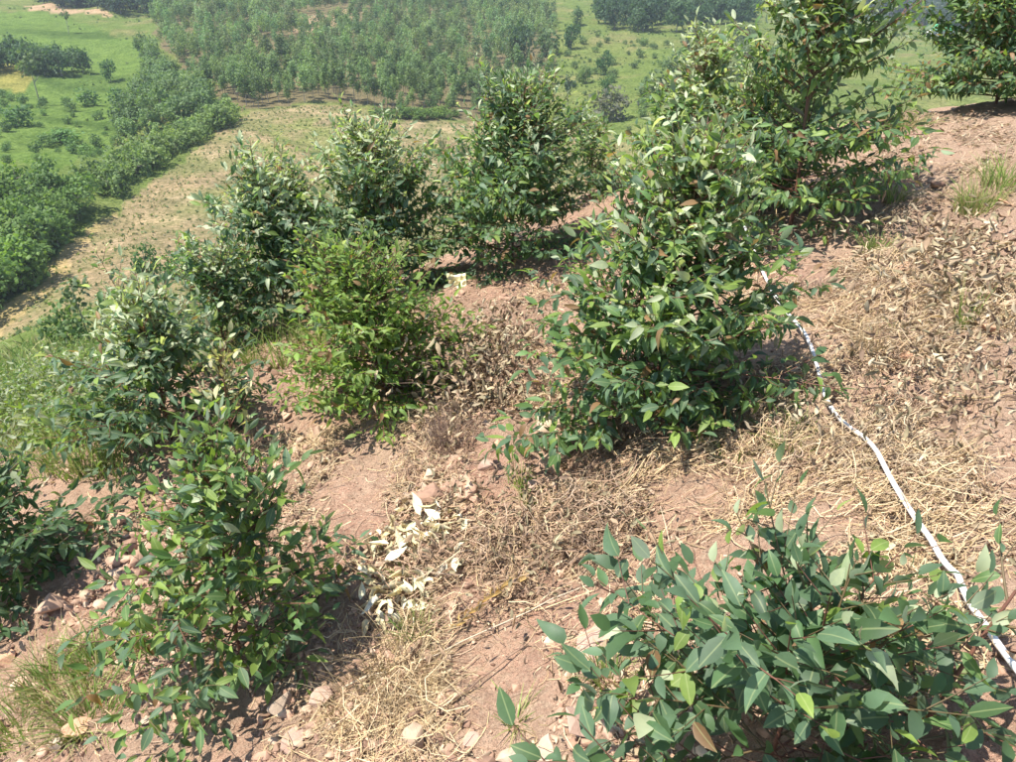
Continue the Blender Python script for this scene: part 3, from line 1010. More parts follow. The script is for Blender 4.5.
for nm, label, group, poly, step, hr, c, kind in (
    ('grove_tree', 'dark tree of the small grove at the left edge of the meadow', 'grove at the left of the meadow',
     [(-10, 66), (20, 66), (50, 70), (86, 70), (84, 76), (40, 80), (-10, 74)], 6.5, (7, 11), (.045, .08, .035), 'round'),
    ('dark_wood_tree', 'dark blue green tree of the wood at the very top left', 'dark wood at the top left',
     [(40, 6), (75, 9), (150, 18), (170, 6), (150, -8), (40, -6)], 11, (12, 18), (.03, .055, .035), 'round'),
    ('crest_wood_tree', 'dark tree of the wood along the top edge right of centre', 'dark wood at the top right of centre',
     [(594, 32), (640, 36), (700, 30), (740, 34), (760, 10), (740, 2), (610, 4)], 15, (11, 18), (.035, .068, .032), 'round'),
    ('thicket_shrub', 'olive grey shrub of the thicket behind the tall sapling', 'thicket behind the tall sapling',
     [(680, 88), (740, 86), (760, 50), (740, 38), (690, 40)], 9, (3.5, 7), (.075, .10, .05), 'bush'),
    ('ridge_wood_tree', 'dark tree of the wood on the ridge above the small house', 'wood on the ridge above the house',
     [(846, 12), (900, 24), (960, 34), (1000, 30), (1000, 4), (846, -4)], 26, (16, 24), (.03, .05, .035), 'round'),
    ('meadow_shrub', 'low shrub scattered on the lower meadow above the bushy band', 'shrubs on the lower meadow',
     [(-10, 95), (60, 100), (110, 112), (125, 135), (95, 165), (50, 178), (-10, 165)], 9.5, (1.2, 3.4), (.07, .12, .04), 'bush'),
    ('slope_shrub', 'low shrub scattered on the open slope right of the wood', 'shrubs on the open slope',
     [(560, 125), (640, 132), (690, 110), (690, 45), (640, 40), (560, 45)], 12, (1.2, 3.6), (.075, .115, .045), 'bush'),
    ('wood_edge_tree', 'shrubby tree at the left flank of the plantation wood', 'left flank of the wood',
     [(150, 50), (160, 70), (200, 95), (228, 112), (205, 124), (160, 128), (120, 148), (112, 132), (140, 100)], 5.6, (4.5, 9), (.085, .13, .055), 'round'),
):
    for p in scatter(poly_world(poly), step, .9):
        tree(nm, label, 'tree' if 'tree' in nm else 'shrub', kind, p, RNG.uniform(*hr), np.array(c) * 1.5 * RNG.uniform(.8, 1.2), group)

# planted seedlings in the field and rough scrub on the pastures (too small to pick apart)
fx = PW['field']
cx, cy_ = np.meshgrid(np.arange(fx[:, 0].min(), fx[:, 0].max(), 1.7), np.arange(fx[:, 1].min() - 40, fx[:, 1].max() + 40, 4.2))
cx = cx.ravel() + RNG.normal(0, .25, cx.size); cy_ = cy_.ravel() + .22 * cx + 4 * fbm(cx / 40, cx * 0, 7) + RNG.normal(0, .22, cx.size)
mk = inside(fx, cx, cy_) & (RNG.random(cx.size) < .8)
sp = np.stack([cx[mk], cy_[mk], Hfar(cx[mk], cy_[mk])], -1)


def tufts(name, label, pts, size, color, per=5, cvar=.35):
    rg = np.random.default_rng(len(pts))
    n = len(pts)
    P = np.repeat(pts, per, 0); S = np.repeat(size, per)
    P = P + rg.normal(size=P.shape) * np.array([.28, .28, .18])[None] * S[:, None] + np.array([0, 0, .4])[None] * S[:, None]
    R = frames(rg.normal(size=P.shape) + [0, 0, .6], rg.normal(size=P.shape) + [0, 0, .8])
    q = np.array([(-.4, -.1, 0), (.05, -.5, .05), (.4, .1, 0), (0, .6, .1)])
    V = (np.einsum('nij,vj->nvi', R, q) * S[:, None, None] + P[:, None]).reshape(-1, 3)
    F = np.arange(len(P) * 4).reshape(-1, 4)
    C = np.repeat(np.repeat(color * rg.uniform(1 - cvar, 1 + cvar, (n, 1)), per, 0), 4, 0)
    return tag(link(name, mesh_np(name, V, F, M_CROWN, C)), label, name.replace('_', ' '), kind='stuff')


tufts('field_seedlings', 'rows of tiny green seedlings dotted over the tan field', sp, RNG.uniform(.30, .62, len(sp)), np.array([.15, .195, .085])[None].repeat(len(sp), 0))
fx_ = np.stack([RNG.uniform(fx[:, 0].min(), fx[:, 0].max(), 16000), RNG.uniform(fx[:, 1].min(), fx[:, 1].max(), 16000)], -1)
fx_ = fx_[inside(fx, fx_[:, 0], fx_[:, 1]) & (fbm(fx_[:, 0] / 12, fx_[:, 1] / 9, 97, 3) > -.12 + .2 * RNG.random(16000))]
fx_ = np.concatenate([fx_, Hfar(fx_[:, 0], fx_[:, 1])[:, None]], 1)
tufts('field_weeds', 'patchy low weeds and stubble between the seedlings of the tan field', fx_, RNG.uniform(.15, .42, len(fx_)),
      np.array([(.20, .22, .10), (.25, .22, .14), (.16, .20, .08)])[RNG.integers(0, 3, len(fx_))], 3)
pool = []
for _ in range(2):
    u_ = RNG.uniform(-36, 36, 9000); r_ = np.exp(RNG.uniform(math.log(75), math.log(620), 9000))
    xx, yy = r_ * np.sin(np.radians(u_)), r_ * np.cos(np.radians(u_))
    k_ = ~inside(PW['field'], xx, yy) & ~inside(PW['forest'], xx, yy) & (fbm(xx / 22, yy / 22, 91, 3) > .02 + .1 * RNG.random(9000)) & ~(inside(PW['meadow'], xx, yy) & (RNG.random(9000) < .8))
    pool.append(np.stack([xx[k_], yy[k_], Hfar(xx[k_], yy[k_])], -1))
pool = np.concatenate(pool)
dd_ = np.hypot(pool[:, 0], pool[:, 1])
tufts('pasture_scrub', 'rough low scrub scattered over the pastures of the valley', pool, RNG.uniform(.25, .8, len(pool)) * (.4 + dd_ / 450), np.array([.125, .175, .065])[None].repeat(len(pool), 0), 6)

# small green-roofed house on the far slope
hpos = hit(938, 36, True)
m_wall = newmat('house_wall'); m_wall[4].inputs['Base Color'].default_value = (.75, .75, .72, 1); m_wall[4].inputs['Roughness'].default_value = .8
m_roof = newmat('green_roof')
m_roof[3].new(ramp(m_roof[1], nz(m_roof[1], 1.5, 3, .6, tc(m_roof[1])), [(.3, (.06, .33, .15)), (.7, (.10, .46, .22))]), m_roof[4].inputs['Base Color'])
m_dark = newmat('house_opening'); m_dark[4].inputs['Base Color'].default_value = (.05, .045, .04, 1)
house = thing('house', 'small white house with bright green roof on the far slope, top right', 'house', tuple(hpos))
hs = np.linalg.norm(hpos) / FPX * 9


def boxv(x0, x1, y0, y1, z0, z1):
    V = np.array([(x, y, z) for x in (x0, x1) for y in (y0, y1) for z in (z0, z1)], float)
    F = np.array([(0, 1, 3, 2), (4, 6, 7, 5), (0, 4, 5, 1), (2, 3, 7, 6), (0, 2, 6, 4), (1, 5, 7, 3)])
    return V, F


W_, D_, E_ = hs, hs * .7, hs * .55
v, f = boxv(-W_, W_, -D_, D_, -2, E_)
link('wall', mesh_np('wall', v, f, m_wall[0]), house)
rv = np.array([(-W_ * 1.1, -D_ * 1.2, E_ * .93), (W_ * 1.1, -D_ * 1.2, E_ * .93), (W_ * 1.1, 0, E_ * 1.75), (-W_ * 1.1, 0, E_ * 1.75),
               (-W_ * 1.1, D_ * 1.2, E_ * .93), (W_ * 1.1, D_ * 1.2, E_ * .93)])
rv = np.concatenate([rv, rv + [0, 0, .15]])
rf = np.array([(6, 7, 8, 9), (9, 8, 11, 10), (1, 0, 3, 2), (2, 3, 4, 5), (0, 1, 7, 6), (5, 4, 10, 11), (1, 2, 8, 7), (2, 5, 11, 8), (3, 0, 6, 9), (4, 3, 9, 10)])
link('roof', mesh_np('roof', rv, rf, m_roof[0]), house)
v, f = boxv(-.5, .5, -D_ - .06, -D_ - .01, -.2, E_ * .62)
link('door', mesh_np('door', v, f, m_dark[0]), house)
for sx in (-1, 1):
    v, f = boxv(sx * W_ * .6 - .5, sx * W_ * .6 + .5, -D_ - .06, -D_ - .01, E_ * .3, E_ * .65)
    link('window', mesh_np('window', v, f, m_dark[0]), house)

# ------------------------------------------------------------------ ground litter of the near slope
STRAW = np.array([(.50, .38, .22), (.42, .30, .18), (.33, .22, .145), (.54, .43, .28), (.26, .17, .115), (.39, .29, .21)])


def lay(cx, cy, n, length, width, lift, pal, curl=1.2, nseg=5, ang=None):
    """stalks lying on the ground"""
    th = RNG.uniform(0, 6.28, n) if ang is None else RNG.normal(ang[0], ang[1], n)
    Ls = length * RNG.uniform(.4, 1.3, n)
    kap = RNG.normal(0, curl, n)
    t = np.linspace(-.5, .5, nseg)[None] * Ls[:, None]
    a_ = th[:, None] + kap[:, None] * t / np.maximum(Ls[:, None], 1e-3)
    px = cx[:, None] + np.cos(a_) * t; py = cy[:, None] + np.sin(a_) * t
    z0 = RNG.exponential(lift, n)[:, None]; tl = RNG.normal(0, .35, n)[:, None] * t * (lift / .02).clip(0, 1.5) if hasattr(lift, 'clip') else RNG.normal(0, .3, n)[:, None] * t
    g = H(px, py)
    pz = np.maximum(g + z0 + tl, g + .003)
    C = pal[RNG.integers(0, len(pal), n)] * RNG.uniform(.7, 1.25, (n, 1))
    return ribbons(np.stack([px, py, pz], -1), width * RNG.uniform(.6, 1.4, n), C, up=np.array([0, 0, 1.0]) + RNG.normal(0, .5, (n, 1, 3)), taper=.6)


def blob(px, py, sx, sy, n):
    p = G(px, py)
    x = p[0] + RNG.normal(0, sx, 3 * n); y = p[1] + RNG.normal(0, sy, 3 * n)
    o = np.argsort(-(fbm(x * 3.2, y * 3.2, 133, 3) + RNG.normal(0, .10, 3 * n)))[:n]      # drifts and bare places
    return x[o], y[o]


def cat3(parts):
    Vs, Fs, Cs, off = [], [], [], 0
    for v, f, c in parts:
        Vs.append(v); Fs.append(f + off); Cs.append(c); off += len(v)
    return np.concatenate(Vs), np.concatenate(Fs), np.concatenate(Cs)


parts = []
GOLD = STRAW[[0, 1, 3]]; BROWN = STRAW[[2, 4, 5]]; GREY = np.array([(.40, .31, .22), (.28, .20, .145), (.50, .41, .29)])
for px, py, sx, sy, n, ln, lift, pal in (
        (605, 530, .30, .20, 1900, .18, .020, STRAW), (560, 545, .20, .10, 1200, .14, .035, BROWN), (660, 485, .30, .14, 700, .20, .012, GOLD),
        (390, 690, .17, .16, 600, .20, .012, GOLD), (350, 436, .24, .08, 500, .2, .01, GOLD), (540, 330, .22, .6, 1100, .14, .008, STRAW),
        (790, 520, .28, .22, 800, .18, .015, GOLD), (960, 330, .75, .6, 4200, .20, .018, STRAW), (940, 300, .8, .6, 1200, .26, .02, GOLD), (930, 420, .4, .3, 1600, .14, .02, GREY),
        (900, 180, .7, .7, 1700, .13, .01, GREY), (500, 650, .35, .2, 260, .16, .006, STRAW), (250, 730, .4, .2, 160, .15, .006, STRAW), (365, 480, .24, .18, 900, .16, .010, STRAW), (440, 620, .3, .2, 500, .14, .006, STRAW), (900, 330, .6, .6, 1500, .18, .010, STRAW[[0, 3, 3]]),
        (880, 560, .3, .25, 700, .16, .02, GOLD), (440, 470, .3, .2, 300, .12, .006, BROWN), (980, 250, .5, .5, 2200, .12, .03, GREY),
        (860, 300, .3, .4, 1400, .12, .01, BROWN), (180, 500, .4, .4, 250, .12, .006, BROWN), (100, 650, .35, .3, 350, .12, .008, BROWN)):
    X0, Y0 = blob(px, py, sx, sy, n)
    parts.append(lay(X0, Y0, n, ln, .0030, lift, pal))
for px, py, sx, sy, n, pal in ((970, 330, .8, .55, 2600, GREY), (900, 430, .45, .35, 1500, BROWN), (960, 240, .7, .5, 1300, BROWN), (600, 530, .3, .2, 1500, BROWN),
                               (480, 385, .2, .25, 700, BROWN), (880, 180, .6, .6, 1300, BROWN)):
    X0, Y0 = blob(px, py, sx, sy, n)
    parts.append(lay(X0, Y0, n, .055, .0042, .016, pal, curl=4.0, nseg=6))
n = 3600
parts.append(lay(RNG.uniform(-2.4, 3.4, n), RNG.uniform(1.2, 6.8, n), n, .045, .0035, .004, BROWN, curl=2.5))
n = 2200
parts.append(lay(RNG.uniform(-2.4, 3.4, n), RNG.uniform(1.2, 6.8, n), n, .11, .0028, .005, STRAW))
v, f, c = cat3(parts)
tag(link('dry_straw', mesh_np('dry_straw', v, f, M_STRAW, c)), 'loose dry straw and stalks strewn over the soil', 'dry straw', kind='stuff')


def strew(name, label, spec, tmpl, mat):
    Ps, Ss, Cs = [], [], []
    for px, py, sx, sy, n, s, lift, pal in spec:
        X0, Y0 = blob(px, py, sx, sy, n)
        Ps.append(np.stack([X0, Y0, H(X0, Y0) + RNG.exponential(lift, n) + .003], -1))
        Ss.append(s * RNG.uniform(.5, 1.4, n)); Cs.append(pal[RNG.integers(0, len(pal), n)] * RNG.uniform(.7, 1.25, (n, 1)))
    P = np.concatenate(Ps); S = np.concatenate(Ss); C = np.concatenate(Cs)
    D = RNG.normal(size=P.shape) * [1, 1, .35]; Nn = RNG.normal(size=P.shape) * .6 + [0, 0, 1]
    v, f, c = bake_leaves(P, frames(D, Nn), S, C, RNG.integers(0, len(tmpl), len(P)), tmpl)
    return tag(link(name, mesh_np(name, v, f, mat, c, True)), label, name.replace('_', ' '), kind='stuff')


LIT = np.array([(.44, .34, .22), (.33, .235, .155), (.50, .43, .30), (.22, .15, .105), (.39, .32, .22), (.28, .24, .15)])
strew('leaf_litter', 'small curled dead leaves littering the bank and soil',
      [(970, 330, .8, .55, 1100, .022, .018, LIT), (900, 440, .42, .35, 500, .02, .015, LIT), (990, 220, .6, .5, 500, .022, .02, LIT),
       (880, 170, .6, .7, 1000, .03, .008, LIT), (590, 530, .28, .16, 1100, .03, .03, LIT[[1, 3, 5]]), (475, 390, .2, .25, 900, .035, .03, LIT[[1, 3, 5, 4]]),
       (540, 330, .3, .6, 500, .03, .006, LIT), (430, 530, .22, .2, 350, .035, .008, LIT[[0, 2, 4]]), (350, 490, .25, .2, 350, .03, .006, LIT), (700, 640, .4, .3, 300, .03, .004, LIT),
       (150, 500, .5, .4, 350, .035, .005, LIT), (250, 560, .5, .6, 400, .035, .005, LIT), (880, 620, .4, .35, 900, .03, .008, LIT)], DRY_VARS, M_STRAW)

# gravel and clods: angular pieces of the soil itself
m_clod = attr_material('soil_clods', .95, 25)
cl_t = []
for q in range(5):
    me = hull_stone(900 + q, 1, .8, .6, 12, .02)
    vv = np.zeros(len(me.vertices) * 3); me.vertices.foreach_get('co', vv)
    me.calc_loop_triangles()
    tt_ = np.zeros(len(me.loop_triangles) * 3, int); me.loop_triangles.foreach_get('vertices', tt_)
    cl_t.append((vv.reshape(-1, 3), tt_.reshape(-1, 3)))
    bpy.data.meshes.remove(me)
SOILC = np.array([(.37, .235, .165), (.42, .28, .20), (.31, .20, .14), (.45, .33, .235), (.28, .175, .125)])
Ps, Ss = [], []
for px, py, sx, sy, n, s in ((505, 462, .2, .18, 70, .024), (550, 480, .14, .1, 30, .022), (60, 600, .25, .25, 40, .028), (480, 600, .7, .4, 1500, .010), (520, 470, .35, .25, 900, .014), (300, 720, .5, .25, 900, .012), (80, 620, .35, .35, 700, .018), (560, 720, .5, .2, 700, .012),
                             (180, 500, .5, .4, 700, .015), (560, 300, .3, .9, 900, .013), (900, 250, .8, .9, 1100, .013), (700, 640, .4, .3, 500, .011), (310, 390, .2, .5, 500, .015)):
    X0, Y0 = blob(px, py, sx, sy, n)
    Ps.append(np.stack([X0, Y0, H(X0, Y0)], -1)); Ss.append(s * RNG.lognormal(-.2, .55, n))
n = 9000
X0, Y0 = RNG.uniform(-2.6, 3.2, n), 1.1 + 5.6 * RNG.random(n) ** 1.5
Ps.append(np.stack([X0, Y0, H(X0, Y0)], -1)); Ss.append(.0068 * RNG.lognormal(0, .55, n))
P = np.concatenate(Ps); S = np.concatenate(Ss)
P[:, 2] += S * .2
C = SOILC[RNG.integers(0, 5, len(P))] * RNG.uniform(.8, 1.2, (len(P), 1))
R3 = frames(RNG.normal(size=P.shape), RNG.normal(size=P.shape) * .4 + [0, 0, 1])
var = RNG.integers(0, 5, len(P))
parts = []
for q in range(5):
    mm = np.where(var == q)[0]
    tv, tt_ = cl_t[q]
    v = (np.einsum('nij,vj->nvi', R3[mm], tv) * S[mm][:, None, None] + P[mm][:, None]).reshape(-1, 3)
    parts.append((v, (tt_[None] + (np.arange(len(mm)) * len(tv))[:, None, None]).reshape(-1, 3), np.repeat(C[mm], len(tv), 0)))
v, f, c = cat3(parts)
tag(link('soil_clods', mesh_np('soil_clods', v, f, m_clod, c)), 'small clods and gravel of reddish soil on the slope', 'soil clods', kind='stuff')


# ------------------------------------------------------------------ stones
def stone_mat(name, a, b, c):
    m, nt, N, L, bs = newmat(name)
    v = tc(nt)
    L.new(ramp(nt, nz(nt, 12, 6, .65, v, .5), [(.3, a), (.5, b), (.7, c)]), bs.inputs['Base Color'])
    bs.inputs['Roughness'].default_value = .9
    L.new(bump(nt, nz(nt, 60, 5, .7, v), .7, .006), bs.inputs['Normal'])
    return m


M_ST = stone_mat('pinkish_stone', (.31, .195, .145), (.40, .265, .20), (.47, .34, .265))
M_STO = stone_mat('orange_stone', (.40, .20, .12), (.52, .30, .18), (.56, .40, .28))
M_STP = stone_mat('pale_stone', (.34, .25, .18), (.45, .34, .245), (.52, .41, .31))
for q, (px, py, sx, sy, sz, mt, label) in enumerate([
        (284, 706, .070, .048, .050, M_STP, 'pale upright stone right below the red stemmed sapling'),
        (292, 742, .050, .034, .030, M_ST, 'grey pink stone lying below the pale upright stone'),
        (322, 700, .050, .04, .022, M_ST, 'pinkish flat stone right of the pale upright stone'),
        (62, 742, .060, .052, .050, M_STP, 'pale cream stone among grass in the lower left corner'),
        (78, 732, .055, .045, .045, M_STO, 'brownish stone leaning on the cream one in the lower left corner'),
        (185, 716, .045, .035, .032, M_STO, 'orange brown stone under the left of the red stemmed sapling'),
        (148, 722, .032, .026, .02, M_STP, 'small pale stone left of the orange brown one'),
        (8, 662, .055, .05, .045, M_STO, 'dark orange stone in the bank at the left edge'),
        (12, 712, .05, .03, .02, M_ST, 'flat grey stone near the left edge above the grass'),
        (590, 652, .090, .060, .030, M_ST, 'broad pink slab in bare soil left of the nearest sapling'),
        (585, 728, .115, .060, .030, M_ST, 'broad pink slab at the bottom edge beside the nearest sapling'),
        (545, 752, .060, .045, .022, M_STP, 'flat tan stone at the bottom edge, left of two'),
        (512, 757, .055, .035, .018, M_STP, 'long tan stone at the bottom edge, leftmost'),
        (472, 742, .032, .03, .02, M_ST, 'small pink stone at the bottom, just above the edge'),
        (487, 468, .050, .036, .03, M_ST, 'pink clod in the middle of the bare patch'),
        (535, 486, .040, .03, .025, M_ST, 'pink clod on the right of the bare patch'),
        (498, 448, .038, .03, .022, M_STO, 'reddish clod at the top of the bare patch'),
        (908, 358, .070, .05, .035, M_STO, 'orange stone on the litter right of the hose'),
        (868, 312, .040, .03, .03, M_STO, 'reddish stone in the litter above the orange one'),
        (990, 333, .055, .04, .035, M_STO, 'brown stone in the litter near the right edge'),
        (902, 272, .090, .05, .025, M_STO, 'flat orange slab in the bank below the green tufts'),
        (940, 268, .05, .04, .02, M_STO, 'small orange slab right of the flat orange slab'),
        (1003, 205, .07, .05, .03, M_STO, 'red brown stone at the right edge of the bank'),
        (212, 500, .05, .035, .025, M_ST, 'pink stone on bare soil above the red stemmed sapling'),
        (170, 495, .04, .03, .02, M_STP, 'pale stone on bare soil below the white tipped sapling'),
        (680, 598, .05, .035, .02, M_ST, 'pink stone just left of the nearest sapling leaves')]):
    p = G(px, py)
    o = link('stone', hull_stone(40 + q, sx * 1.1, sy * 1.1, sz * .9, 11, .03))
    o.data.materials.append(mt)
    o.location = (p[0], p[1], p[2] + sz * .25)
    o.rotation_euler = (RNG.normal(0, .25), RNG.normal(0, .25), RNG.uniform(0, 6.28))
    tag(o, label, 'stone', 'stones lying on the slope')


# ------------------------------------------------------------------ grass tufts and dead weeds
GREEN = np.array([(.20, .31, .07), (.15, .25, .06), (.28, .34, .11), (.36, .35, .16)])
DRYG = np.array([(.40, .31, .17), (.30, .22, .14), (.46, .38, .24)])
MAUVE = np.array([(.22, .155, .13), (.28, .20, .16), (.34, .26, .20), (.18, .12, .10)])


def blades(n, r, hgt, spread, width, pal, lean=(0, 0), nk=5, rg=RNG):
    a_ = rg.uniform(0, 6.28, n); q = r * np.sqrt(rg.random(n))
    b = np.stack([np.cos(a_) * q, np.sin(a_) * q, np.full(n, -.015)], -1)
    L_ = hgt * rg.uniform(.3, 1.1, n)
    oa = a_ + rg.normal(0, .7, n); s = spread * rg.uniform(.1, 1.2, n)
    t = np.linspace(0, 1, nk)[None, :, None]
    o = np.stack([np.cos(oa) * s + lean[0], np.sin(oa) * s + lean[1], np.zeros(n)], -1)
    up = np.stack([np.zeros(n), np.zeros(n), np.ones(n)], -1)
    pts = b[:, None] + L_[:, None, None] * (up[:, None] * (t - .35 * s[:, None, None] * t ** 2) + o[:, None] * (.35 * t + .65 * t ** 2))
    C = pal[rg.integers(0, len(pal), n)] * rg.uniform(.75, 1.25, (n, 1))
    return ribbons(pts, width * rg.uniform(.6, 1.3, n), C, taper=.15)


def tuft(name, label, cat, px, py, n, r, hgt, spread, pal, width=.004, lean=(0, 0), extra=None):
    p = G(px, py)
    pr = [blades(int(n * (1.6 if pal is GREEN else 1)), r, hgt, spread, width, pal, lean)]
    if extra:
        pr.append(blades(extra[0], r * 1.2, hgt * extra[1], spread * 1.2, width * .7, DRYG, lean))
    v, f, c = cat3(pr)
    return tag(link(name, mesh_np(name, v, f, M_GRASS if pal is GREEN else M_STRAW, c), loc=tuple(p)), label, cat)


for px, py, n, r, hgt, sp_, ex, label in (
        (417, 634, 80, .05, .13, .55, (60, 1.0), 'green grass tuft below the pile of cream leaves'),
        (397, 580, 60, .05, .08, .5, (20, 1.0), 'short green grass tuft among the cream leaves'),
        (612, 680, 90, .05, .13, .5, (40, 1.1), 'green grass tuft beside the nearest sapling leaves'),
        (517, 722, 40, .03, .12, .9, (10, 1.2), 'loose green grass sprig on the bare soil at the bottom'),
        (532, 500, 60, .05, .10, .6, (25, 1.1), 'small yellowish grass tuft right of the bare patch'),
        (520, 480, 70, .05, .10, .5, (10, 1.1), 'green grass tuft at the left foot of the big central sapling'),
        (735, 452, 90, .10, .11, .6, (50, 1.2), 'grass tuft at the right foot of the big central sapling'),
        (792, 446, 80, .07, .12, .6, (30, 1.1), 'yellow green grass tuft between the big sapling and the hose'),
        (876, 252, 110, .08, .17, .5, (60, 1.2), 'green grass tuft on the bank below the tall sapling'),
        (975, 212, 130, .10, .30, .5, (90, 1.0), 'tall grass tuft with arching blades on the bank'),
        (1000, 185, 110, .10, .25, .5, (30, 1.0), 'bright grass tuft at the right edge of the bank'),
        (893, 200, 70, .07, .2, .5, (40, 1.2), 'yellow grass tuft at the right foot of the tall sapling'),
        (905, 128, 120, .14, .22, .6, (70, 1.2), 'grass clump on the crest left of the corner sapling'),
        (962, 330, 30, .03, .30, .25, (10, .8), 'single upright green grass blades near the right edge'),
        (800, 425, 40, .05, .1, .6, None, 'small green tuft under the right leaves of the central sapling'),
        (600, 178, 90, .12, .22, .5, (50, 1.2), 'yellow green grass clump where the bare path meets the crest'),
        (60, 685, 170, .13, .24, .7, (90, 1.2), 'tall green grass clump in the hollow at the lower left'),
        (100, 668, 150, .12, .22, .7, (80, 1.1), 'green grass clump right of the tall one in the lower left hollow'),
        (25, 730, 150, .12, .22, .7, (70, 1.1), 'green grass clump in the lower left corner'),
        (85, 720, 130, .10, .18, .8, (80, 1.2), 'grass clump above the two lower left stones'),
        (150, 640, 70, .07, .16, .7, (60, 1.2), 'sparse grass clump left of the red stemmed sapling'),
        (905, 335, 50, .05, .1, .6, (50, 1.3), 'low grass sprig above the orange stone')):
    tuft('grass_tuft', label, 'grass', px, py, n, r, hgt * .8, sp_ * 1.5, GREEN, .0060, extra=ex)

for px, py, n, r, hgt, sp_, lean, pal, label in (
        (452, 440, 520, .11, .17, .7, (0, 0), MAUVE, 'dense mauve brown dead tussock on the bare patch'),
        (600, 468, 420, .13, .14, .6, (.5, -.3), MAUVE, 'leaning dead tussock at the left foot of the big central sapling'),
        (872, 352, 240, .08, .15, .6, (0, 0), DRYG, 'yellowish dry tussock right of the hose'),
        (832, 292, 380, .15, .09, .9, (0, 0), MAUVE, 'flat grey mauve dead tussock above the hose bend'),
        (940, 228, 260, .12, .12, 1.0, (0, 0), MAUVE, 'dead grey tussock below the arching grass'),
        (400, 672, 300, .12, .22, .9, (.2, -.5), DRYG, 'bleached dry grass tussock hanging down the slope'),
        (365, 700, 200, .12, .20, 1.0, (.0, -.5), DRYG, 'bleached dry grass left of the hanging tussock'),
        (890, 128, 200, .13, .22, .8, (0, 0), DRYG, 'pale dry grass clump on the crest by the tall sapling')):
    tuft('dead_tussock', label, 'dead grass', px, py, n, r, hgt, sp_, pal, .0026, lean)


def dead_weed(label, px, py, n, r, hgt, leaves, ls, pal, lpal):
    p = G(px, py)
    o = thing('dead_weed', label, 'dead weed', tuple(p))
    v, f, c = blades(n, r, hgt, 1.0, .0035, pal)
    link('stalks', mesh_np('stalks', v, f, M_STRAW, c), o)
    P = np.stack([RNG.normal(0, r * 1.1, leaves), RNG.normal(0, r * 1.1, leaves), np.abs(RNG.normal(.4, .25, leaves)) * hgt], -1)
    v, f, c = bake_leaves(P, frames(RNG.normal(size=P.shape) + [0, 0, -.6], RNG.normal(size=P.shape)), ls * RNG.uniform(.6, 1.3, leaves),
                          lpal[RNG.integers(0, len(lpal), leaves)] * RNG.uniform(.7, 1.2, (leaves, 1)), RNG.integers(0, 3, leaves), DRY_VARS)
    fo = link('withered_leaves', mesh_np('withered_leaves', v, f, M_STRAW, c, True), o)
    fo['kind'] = 'stuff'


dead_weed('dead weed with shrivelled brown leaves between the two dense bushes', 488, 392, 130, .17, .34, 700, .045, MAUVE, LIT[[1, 3, 5, 4, 0]])
dead_weed('low dead weed with brown leaves behind the shrivelled one', 510, 340, 80, .15, .22, 300, .04, MAUVE, LIT)
dead_weed('heap of withered weed stalks on the straw in the centre', 560, 545, 160, .24, .14, 500, .03, DRYG, LIT[[1, 3, 5]])
dead_weed('heap of withered weed right of the central straw heap', 640, 535, 120, .20, .13, 350, .03, MAUVE, LIT[[1, 3, 5]])
dead_weed('tangle of withered weed with pale leaves at the right edge', 985, 300, 150, .24, .16, 550, .045, DRYG, LIT)
dead_weed('tangle of withered weed below the orange stone', 930, 400, 150, .26, .12, 550, .035, MAUVE, LIT)
dead_weed('tangle of grey withered weed at the right edge under the grass', 985, 250, 120, .22, .15, 450, .05, MAUVE, LIT)
dead_weed('tangle of withered weed above the nearest sapling at the right edge', 1000, 400, 140, .24, .13, 500, .035, DRYG, LIT)

# withered cream leaves: two heaps of leaves that can be picked apart
CREAM = np.array([(.70, .64, .45), (.78, .74, .58), (.58, .50, .30), (.66, .62, .42)])
for label, spots in (('upper heap of curled cream coloured leaves right of the red stemmed sapling', [(425, 540, .085, .06, 42), (400, 545, .05, .05, 14), (455, 572, .05, .03, 6)]),
                     ('lower heap of curled cream coloured leaves beside the grass tuft', [(385, 612, .05, .06, 26), (405, 602, .05, .04, 10), (378, 575, .03, .03, 5)])):
    b0 = G(*spots[0][:2])
    o = thing('withered_branch', label, 'dead branch', tuple(b0))
    for px, py, sx, sy, n in spots:
        p = G(px, py)
        for _ in range(n):
            xx, yy = p[0] + RNG.normal(0, sx), p[1] + RNG.normal(0, sy)
            zz = float(H(xx, yy)) + RNG.uniform(.025, .065)
            lf = link('leaf', DRY_MESH[int(RNG.integers(3))], o)
            d_ = RNG.normal(size=(1, 3)) * [1, 1, .3]
            R_ = frames(d_, RNG.normal(size=(1, 3)) * .5 + [0, 0, 1])[0] * RNG.uniform(.05, .085)
            lf.matrix_basis = Matrix(((*R_[0], xx - b0[0]), (*R_[1], yy - b0[1]), (*R_[2], zz - b0[2]), (0, 0, 0, 1)))
            lf.color = (*(CREAM[int(RNG.integers(4))] * RNG.uniform(.85, 1.15)), 1)
    n = 16
    X0 = b0[0] + RNG.normal(0, .08, n); Y0 = b0[1] + RNG.normal(0, .06, n)
    v, f, c = lay(X0, Y0, n, .22, .004, .015, STRAW[[1, 2]])
    link('twigs', mesh_np('twigs', v - b0[None], f, M_STRAW, c), o)

